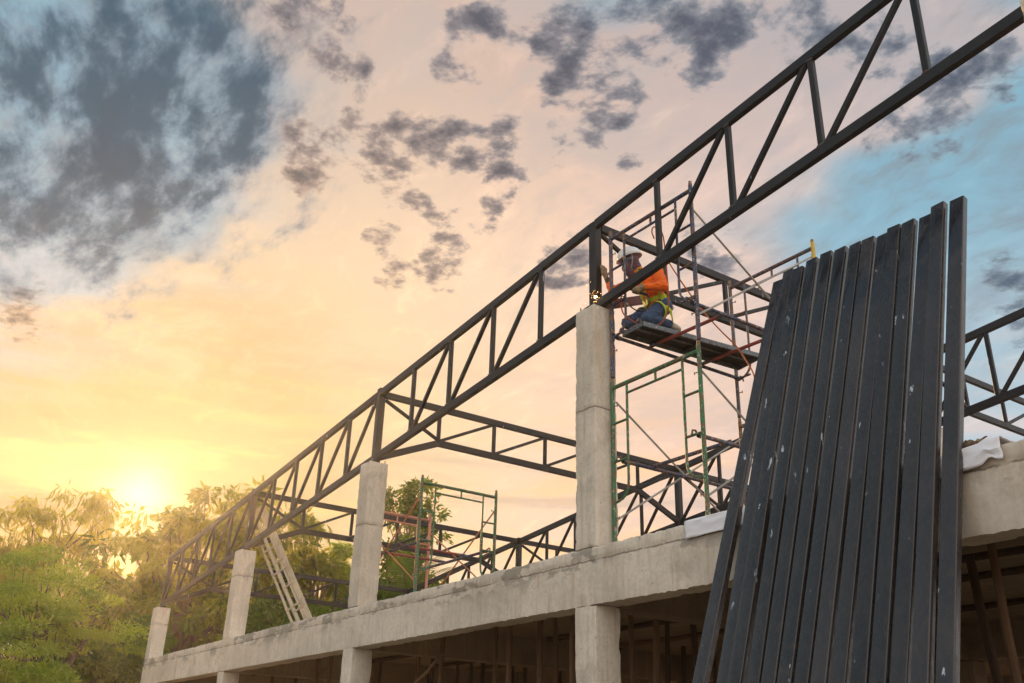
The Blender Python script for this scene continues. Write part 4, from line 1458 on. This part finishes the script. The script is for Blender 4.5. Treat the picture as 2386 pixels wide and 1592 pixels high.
    def ribbon(pts, w, nrm_dirs, name="harness_strap"):
        pts = [Vector(p) for p in pts]
        mb = MB()
        vs, fs = [], []
        for i, p in enumerate(pts):
            d = (pts[min(i + 1, len(pts) - 1)] - pts[max(i - 1, 0)]).normalized()
            nd = Vector(nrm_dirs[i])
            s = d.cross(nd).normalized()
            nd = s.cross(d)
            for a, b in ((-w / 2, 0.003), (w / 2, 0.003), (w / 2, -0.003), (-w / 2, -0.003)):
                vs.append(p + s * a + nd * b)
        for i in range(len(pts) - 1):
            for k in range(4):
                fs.append((i * 4 + k, i * 4 + (k + 1) % 4, i * 4 + 4 + (k + 1) % 4, i * 4 + 4 + k))
        fs += [(3, 2, 1, 0), tuple(len(vs) - 4 + k for k in range(4))]
        mb.add(vs, fs)
        mb.build(name, WEB, o)

    def hoop(c, ax, rx, w, name, n=20, a0=0.0, a1=1.0, tilt=None):
        c, ax = Vector(c), Vector(ax).normalized()
        s = ax.cross(Vector((0.3, 0.2, 1))).normalized()
        t = ax.cross(s)
        pts, nd = [], []
        for i in range(n + 1):
            an = 2 * math.pi * (a0 + (a1 - a0) * i / n)
            dr = s * math.cos(an) + t * math.sin(an)
            pts.append(c + dr * rx)
            nd.append(dr)
        ribbon(pts, w, nd, name)

    spine = (J["chest"] - J["pelvis"]).normalized()
    hoop(J["waist"] - spine * .045, spine, .124, .045, "harness_belt")
    th = (J["kneeL"] - J["hipL"]).normalized()
    hoop(J["hipL"] + th * .085, th + Vector((.3, .1, .25)), .098, .042, "harness_leg_loop")
    th = (J["kneeR"] - J["hipR"]).normalized()
    hoop(J["hipR"] + th * .11, th + Vector((.3, .1, .25)), .092, .042, "harness_leg_loop")
    # shoulder straps: from the belt at the back over the shoulder to the belt at the front
    face = Vector((-.45, -.89, 0))
    for s, nm in ((0.075, "L"), (-0.075, "R")):
        lt = Vector((.89, -.45, 0)) * s
        b0 = J["waist"] - face * .112 + lt
        pts = [b0 - Vector((0, 0, .05)), b0 + Vector((0, 0, .06)), J["chest"] - face * .118 + lt + Vector((0, 0, .05)), J["neck"] + lt * 1.1 - face * .055 + Vector((0, 0, .012)),
               J["neck"] + lt * 1.1 + face * .045 + Vector((0, 0, -.002)), J["chest"] + face * .120 + lt, J["waist"] + face * .118 + lt * .8, J["pelvis"] + face * .128 + lt * .5]
        nd = [-face, -face, -face + Vector((0, 0, .2)), Vector((0, 0, 1)) - face * .4, Vector((0, 0, 1)) + face * .5, face, face, face]
        ribbon(pts, .040, nd)
    near_v = Vector((.83, -.56, 0))
    ribbon([J["waist"] + near_v * .122 - face * .02 + Vector((0, 0, .06)), J["pelvis"] + near_v * .140 - face * .03, J["hipL"] + near_v * .092 - face * .055 - Vector((0, 0, .08)), J["hipL"] - face * .085 + near_v * .03 - Vector((0, 0, .17))],
           .034, [near_v, near_v, near_v - face * .5, -face])
    # safety rope hook ring
    MB().tube([J["pelvis"] - face * .15 + Vector((.02 * math.cos(a), .02 * math.sin(a) * .3, .02 * math.sin(a))) for a in [k * math.pi / 5 for k in range(11)]], 0.0035, 6).build("harness_ring", RUST, o, smooth=True)

    # torch and hoses
    RUBBER = mat_plain("black_rubber_grip", (0.018, 0.018, 0.018), 0.55)
    tt = thing("welding_torch", (.30, .34, 6.12), "black welding torch held in the worker's gloved hand", "torch")
    MB().tube([(.352, .420, 6.088), (.330, .388, 6.100), (.262, .296, 6.146), (.24, .266, 6.150)], [.013, .016, .014, .009], 10).build("grip", RUBBER, tt, smooth=True)
    MB().tube([(.24, .266, 6.150), (.10, .215, 6.156), (-.02, .178, 6.150), (-.072, .150, 6.140)], [.006, .005, .0045, .003], 8).build("electrode", RUST, tt, smooth=True)
    HOSE = fabric("orange_hose", (0.40, 0.095, 0.035), scale=80.0, rough=0.6)

    def smooth_path(pts, k=5):
        pts = [Vector(p) for p in pts]
        out = []
        for i in range(len(pts) - 1):
            p0, p1, p2, p3 = pts[max(i - 1, 0)], pts[i], pts[i + 1], pts[min(i + 2, len(pts) - 1)]
            for j in range(k):
                t = j / k
                out.append(0.5 * ((2 * p1) + (p2 - p0) * t + (2 * p0 - 5 * p1 + 4 * p2 - p3) * t * t + (3 * p1 - p0 - 3 * p2 + p3) * t ** 3))
        return out + [pts[-1]]

    A = [(0.531, 0.381, 6.657), (0.519, 0.363, 6.732), (0.525, 0.372, 6.788), (0.542, 0.397, 6.796), (0.568, 0.436, 6.77), (0.566, 0.468, 6.72), (0.52, 0.53, 6.675), (0.515, 0.55, 6.458),
         (0.52, 0.555, 6.255), (0.53, 0.55, 6.109), (0.525, 0.55, 5.95), (0.49, 0.555, 5.855), (0.414, 0.55, 5.785), (0.366, 0.529, 5.768), (0.331, 0.53, 5.768)]
    B = [(0.519, 0.545, 6.60), (0.477, 0.622, 6.498), (0.527, 0.695, 6.324), (0.582, 0.777, 6.153), (0.656, 0.886, 5.946), (0.748, 1.021, 5.731), (0.873, 1.117, 5.523), (0.958, 1.154, 5.342), (1.027, 1.166, 5.17), (1.06, 1.17, 4.9)]
    Cc = [(0.198, 0.21, 6.084), (0.188, 0.21, 6.038), (0.187, 0.21, 5.972), (0.196, 0.215, 5.907), (0.218, 0.225, 5.85), (0.254, 0.265, 5.80), (0.268, 0.33, 5.772), (0.261, 0.40, 5.768)]
    D = [(0.2, 0.225, 6.07), (0.219, 0.235, 6.045), (0.242, 0.257, 5.981), (0.267, 0.295, 5.93), (0.3, 0.343, 5.899), (0.333, 0.392, 5.908), (0.36, 0.432, 5.962), (0.368, 0.443, 6.028), (0.359, 0.43, 6.074), (0.350, 0.416, 6.090)]
    for pts, mt, lb in ((A, HOSE, "orange hose looped over the truss and down past the worker's back"), (B, HOSE, "orange hose trailing down from the truss toward the leaning tubes"),
                        (Cc, HOSE, "short orange hose hanging from the bottom chord to the platform"), (D, RUBBER, "black cable looping under the worker's arm to the torch")):
        MB().tube(smooth_path(pts), 0.0075 if mt is HOSE else 0.007, 8).build("welding_hose", mt, smooth=True, label=lb, category="hose", group="hoses and cable of the welder")
    # arc and sparks
    wp = Vector((-.080, .094, 6.136))
    arc_o = thing("welding_arc", wp, "bright welding arc glowing at the foot of the post", "welding arc")
    MB().ball(wp, 0.014, 10, 8, sc=(1.3, 0.7, 0.9)).build("arc_core", mat_emit("arc_light", (1.0, 0.72, 0.40), 26.0), arc_o, smooth=True)
    mb = MB()
    r2 = random.Random(3)
    for k in range(30):
        dv = Vector((r2.gauss(0, 1), r2.gauss(-.2, .5), r2.gauss(.35, .9)))
        q = wp + dv.normalized() * (0.03 + abs(r2.gauss(0, .075)))
        d = Vector((r2.gauss(0, 1), r2.gauss(0, 1), r2.gauss(0, 1))).normalized() * r2.uniform(.001, .005)
        mb.tube([q - d, q + d], r2.uniform(.0009, .0018), 4)
    mb.build("sparks", mat_emit("spark_light", (1.0, 0.45, 0.10), 9.0), arc_o, kind="stuff")


worker()

# ------------------------------------------------------------------ trees
def spot(px, py, dist):
    """point seen at a photograph pixel, 'dist' metres away along the ground"""
    d = pixel_dir(px, py)
    return CAM + d * (dist / math.hypot(d.x, d.y))


BARK = mat_wood("tree_bark", (0.16, 0.11, 0.07), axis=(1, 1, 0.2))


def leaves_at(pos, axis, length, width, r):
    """rhombic leaf per position, pointing along axis; returns verts, faces"""
    n = len(pos)
    axis = axis / np.linalg.norm(axis, axis=1, keepdims=True)
    rv = r.normal(size=(n, 3))
    side = np.cross(axis, rv)
    side /= np.linalg.norm(side, axis=1, keepdims=True) + 1e-9
    nr = np.cross(side, axis)
    L = (length * r.uniform(0.65, 1.2, n))[:, None]
    Wd = (width * r.uniform(0.7, 1.2, n))[:, None]
    bend = (r.uniform(-0.05, 0.18, n))[:, None] * L
    v = np.empty((n, 4, 3))
    v[:, 0] = pos
    v[:, 1] = pos + axis * L * 0.42 + side * Wd * 0.5 + nr * bend * 0.3
    v[:, 2] = pos + axis * L - nr * bend
    v[:, 3] = pos + axis * L * 0.42 - side * Wd * 0.5 + nr * bend * 0.3
    f = np.arange(n * 4).reshape(n, 4)
    return v.reshape(-1, 3), f


def crown_points(ells, clumps, per, crad, r, shell=0.45, flat=1.0):
    vol = np.array([e[1][0] * e[1][1] * e[1][2] for e in ells]) ** 0.75
    vol /= vol.sum()
    cs, ps, outs, tint = [], [], [], []
    for _ in range(clumps):
        c, rad = ells[r.choice(len(ells), p=vol)]
        d = r.normal(size=3)
        d /= np.linalg.norm(d)
        s = (shell + (1 - shell) * r.random()) ** 0.6
        cc = np.array(c) + d * np.array(rad) * s
        cs.append(cc)
        m = int(per * r.uniform(0.5, 1.4))
        g = r.normal(size=(m, 3))
        g /= np.linalg.norm(g, axis=1, keepdims=True)
        rr_ = crad * r.uniform(0.55, 1.3)
        q = cc + g * (rr_ * r.random((m, 1)) ** 0.5) * np.array([1, 1, flat])
        ps.append(q)
        outs.append(g * 0.6 + d * 0.5)
        tint.append(np.full(m, r.random()))
    return np.array(cs), np.concatenate(ps), np.concatenate(outs), np.concatenate(tint)


def make_tree(name, label, category, base, ells, mat, clumps, per, crad, length, width, droop=0.5, seed=1, trunk_r=0.18, flat=0.7, shell=0.45, stems=1, group=None, limbs=30):
    r = np.random.default_rng(seed)
    base = Vector(base)
    t = thing(name, base, label, category, group)
    cs, ps, out, tint = crown_points(ells, clumps, per, crad, r, shell, flat)
    ax = out + r.normal(size=ps.shape) * 0.55
    ax[:, 2] -= droop
    v, f = leaves_at(ps, ax, length, width, r)
    cr = mesh_np("crown", v, f, mat, t)
    if len(cr.data.vertices) == len(tint) * 4:
        cr.data.attributes.new("clump", "FLOAT", "POINT").data.foreach_set("value", np.repeat(tint * 0.75 + 0.25 * r.random(len(tint)), 4).astype(np.float32))
    top = Vector(np.mean([e[0] for e in ells], axis=0))
    mb = MB()
    for s in range(stems):
        jit = Vector((r.normal() * 0.25, r.normal() * 0.25, 0)) * (1.0 if stems > 1 else 0.3)
        mid = base.lerp(top, 0.45) + Vector((r.normal() * 0.2, r.normal() * 0.2, 0)) + jit
        pts = [base + jit * 0.5, base.lerp(mid, 0.5) + jit * 0.3, mid, mid.lerp(top, 0.6) + jit, top + jit * 2]
        mb.tube(pts, [trunk_r * 1.25, trunk_r, trunk_r * 0.85, trunk_r * 0.6, trunk_r * 0.3], 8)
        pick = r.choice(len(cs), min(limbs // stems, len(cs)), replace=False)
        for k in pick:
            e = Vector(cs[k])
            a = pts[2].lerp(pts[4], r.random() * 0.8) if e.z > mid.z else pts[1].lerp(pts[2], 0.5 + 0.5 * r.random())
            m_ = a.lerp(e, 0.5) + Vector((r.normal(), r.normal(), r.normal() + 0.4)) * 0.15
            mb.tube([a, m_, e], [trunk_r * 0.30, trunk_r * 0.18, trunk_r * 0.06], 5, cap=False)
    mb.build("trunk", BARK, t, smooth=True)
    return t


def E(px, py, dist, rx, rz, ry=None):
    c = spot(px, py, dist)
    return (tuple(c), (rx, ry or rx, rz))


L_MANGO = mat_leaf("mango_leaf", (0.060, 0.090, 0.012), (0.22, 0.225, 0.028), 0.52)
L_BAMBOO = mat_leaf("narrow_leaf", (0.11, 0.125, 0.018), (0.24, 0.235, 0.035), 0.55)
L_FEATHER = mat_leaf("feathery_leaf", (0.095, 0.180, 0.018), (0.25, 0.33, 0.035), 0.52)
L_DARK = mat_leaf("dark_leaf", (0.036, 0.080, 0.013), (0.11, 0.17, 0.024), 0.48)
L_LIGHT = mat_leaf("light_leaf", (0.12, 0.20, 0.022), (0.23, 0.30, 0.04), 0.5)
L_PALM = mat_leaf("palm_leaf", (0.085, 0.135, 0.020), (0.20, 0.22, 0.035), 0.45)


def grounded(px, py, dist):
    c = spot(px, py, dist)
    return (c.x, c.y, 0.0)


GT = "trees behind the building"
make_tree("drooping_tree", "tall tree with long drooping narrow leaves beyond the feathery one", "tree", grounded(100, 1300, 36),
          [E(40, 1250, 36, 1.9, 1.7), E(160, 1210, 36, 1.2, 1.2), E(225, 1180, 36, 0.75, 0.7), E(110, 1400, 36, 2.6, 2.0), E(-60, 1300, 36, 1.8, 2.0), E(245, 1215, 36, 0.35, 0.55)],
          L_BAMBOO, 120, 62, 0.48, 0.42, 0.065, droop=1.6, seed=3, trunk_r=0.16, flat=0.9, group=GT, stems=3)
make_tree("mango_tree", "broad dense leafy tree rising behind the shortest column", "tree", grounded(420, 1400, 30),
          [E(430, 1300, 30.5, 1.7, 1.5), E(520, 1190, 30, 0.95, 0.85), E(590, 1180, 30, 0.6, 0.6), E(360, 1240, 31, 0.9, 0.7), E(300, 1330, 31, 1.3, 1.2), E(560, 1320, 30, 1.4, 1.6), E(420, 1480, 29.5, 2.2, 1.5), E(280, 1460, 30, 1.4, 1.4), E(560, 1500, 29, 1.6, 1.4)],
          L_MANGO, 250, 46, 0.40, 0.34, 0.11, droop=1.0, seed=5, trunk_r=0.26, group=GT, limbs=110)
make_tree("mango_tree", "leafy tree showing between the two columns beside the timber ladder", "tree", grounded(700, 1450, 31),
          [E(670, 1300, 31, 1.2, 1.4), E(740, 1370, 31, 1.0, 1.1), E(640, 1430, 31, 1.4, 1.3), E(770, 1470, 31, 1.1, 1.0), E(690, 1210, 31.5, 0.45, 0.45), E(800, 1400, 32, 0.5, 0.9)],
          L_MANGO, 140, 46, 0.40, 0.34, 0.11, droop=1.0, seed=8, trunk_r=0.2, group=GT, limbs=70)
make_tree("feathery_tree", "bright green feathery tree with fine leaves in front of the drooping one", "tree", grounded(90, 1500, 24),
          [E(60, 1400, 24, 1.3, 1.0), E(190, 1440, 24, 1.0, 0.8), E(20, 1500, 24, 1.6, 1.2), E(270, 1480, 24, 0.6, 0.5), E(100, 1330, 24.5, 0.6, 0.5)],
          L_FEATHER, 110, 170, 0.50, 0.13, 0.036, droop=0.25, seed=11, trunk_r=0.07, flat=0.20, group=GT, stems=3, limbs=90)
make_tree("leafy_bush", "dark green bush at the foot of the shortest column", "bush", grounded(260, 1600, 25),
          [E(290, 1560, 25.5, 0.9, 0.65), E(200, 1580, 25.5, 0.85, 0.7), E(330, 1500, 26.5, 0.6, 0.6), E(130, 1600, 25, 0.7, 0.5)],
          L_DARK, 130, 60, 0.34, 0.20, 0.085, droop=0.4, seed=14, trunk_r=0.05, group="bushes behind the building", stems=3)
make_tree("leafy_bush", "bright yellow green bush low in front of the feathery tree", "bush", grounded(110, 1610, 22.5),
          [E(110, 1600, 22.5, 0.45, 0.4)], L_LIGHT, 60, 90, 0.22, 0.13, 0.06, droop=0.3, seed=15, trunk_r=0.04, group="bushes behind the building", stems=2)
make_tree("leafy_bush", "green bush below the truss between the two shorter columns", "bush", grounded(650, 1500, 26),
          [E(640, 1460, 26, 0.9, 0.6), E(720, 1450, 26, 0.7, 0.5), E(590, 1490, 26, 0.6, 0.5)], L_DARK, 110, 60, 0.34, 0.20, 0.085, droop=0.4, seed=17, trunk_r=0.05, group="bushes behind the building", stems=3)
make_tree("open_tree", "tall open crowned tree seen behind the lone green scaffold frame", "tree", grounded(955, 1330, 28),
          [E(925, 1180, 28, 0.62, 0.45), E(975, 1150, 28, 0.45, 0.38), E(1000, 1200, 28, 0.45, 0.42), E(955, 1240, 28, 0.6, 0.4), E(940, 1290, 28, 0.55, 0.4), E(1015, 1255, 28, 0.25, 0.2), E(915, 1340, 28, 0.5, 0.45), E(990, 1370, 28, 0.5, 0.3)],
          L_DARK, 120, 48, 0.25, 0.17, 0.075, droop=0.4, seed=21, trunk_r=0.11, group=GT, shell=0.6, limbs=50)
make_tree("slender_tree", "pale green slender tree top beside the middle column", "tree", grounded(795, 1320, 33),
          [E(796, 1285, 33, 0.28, 0.35), E(790, 1340, 33, 0.35, 0.5)], L_LIGHT, 46, 90, 0.26, 0.16, 0.05, droop=0.6, seed=23, trunk_r=0.06, group=GT)


make_tree("leafy_bush", "green bush low behind the empty scaffold tower", "bush", grounded(900, 1420, 30),
          [E(890, 1400, 30, 0.7, 0.7), E(960, 1400, 30, 0.6, 0.5), E(850, 1420, 30.5, 0.7, 0.6)], L_DARK, 120, 60, 0.32, 0.20, 0.085, droop=0.4, seed=31, trunk_r=0.05, group="bushes behind the building", stems=3)


def palm():
    r = random.Random(5)
    base = Vector(grounded(955, 1400, 25.5))
    top = spot(950, 1395, 25.5)
    t = thing("palm_tree", base, "coconut palm with long fronds low behind the scaffold frames", "palm tree", GT)
    MB().tube([base, base.lerp(top, 0.5) + Vector((0.1, 0.05, 0)), top], [0.17, 0.13, 0.11], 9).build("trunk", BARK, t, smooth=True)
    for k in range(13):
        an = 2 * math.pi * k / 13 + r.uniform(-.2, .2)
        el = r.uniform(0.55, 1.35)
        d = Vector((math.cos(an) * math.cos(el), math.sin(an) * math.cos(el), math.sin(el)))
        L = r.uniform(1.5, 2.1)
        rib = []
        for j in range(13):
            s = j / 12
            rib.append(top + d * (L * s) - Vector((0, 0, 1)) * (0.65 * s * s * L * (1.1 - math.sin(el) * 0.6)))
        mb = MB()
        mb.tube(rib, [0.018 * (1 - 0.8 * j / 12) for j in range(13)], 5)
        for j in range(2, 12):
            for sub in range(2):
                p = rib[j].lerp(rib[min(j + 1, 12)], sub / 2)
                ax = (rib[min(j + 1, 12)] - rib[j - 1]).normalized()
                sd = ax.cross(Vector((0, 0, 1))).normalized()
                ln = 0.42 * math.sin(math.pi * (0.12 + 0.85 * j / 12)) + 0.06
                for sg in (-1, 1):
                    e = p + (sd * sg * 0.75 + ax * 0.6 - Vector((0, 0, 0.45))).normalized() * ln
                    w = ax * 0.008
                    mb.add([p - w, p + w, p.lerp(e, 0.6) + w, e, p.lerp(e, 0.6) - w], [(0, 1, 2, 3, 4)])
        mb.build("frond", L_PALM, t)


palm()

# ------------------------------------------------------------------ haze volume added for the warm flare around the sun
def haze():
    m = bpy.data.materials.new("sun_glow_haze")
    m.use_nodes = True
    t = m.node_tree
    t.nodes.remove(t.nodes["Principled BSDF"])
    v = t.nodes.new("ShaderNodeVolumePrincipled")
    v.inputs["Color"].default_value = (1.0, 0.93, 0.82, 1)
    v.inputs["Density"].default_value = HAZE_D
    v.inputs["Anisotropy"].default_value = 0.83
    t.links.new(v.outputs[0], t.nodes["Material Output"].inputs["Volume"])
    MB().box(-60, 30, -30, 45, -2.0, 13.5).build("haze", m, kind="stuff", label="haze volume added over the site for the warm flare around the sun")


HAZE_D = 0.0009
if HAZE_D:
    haze()
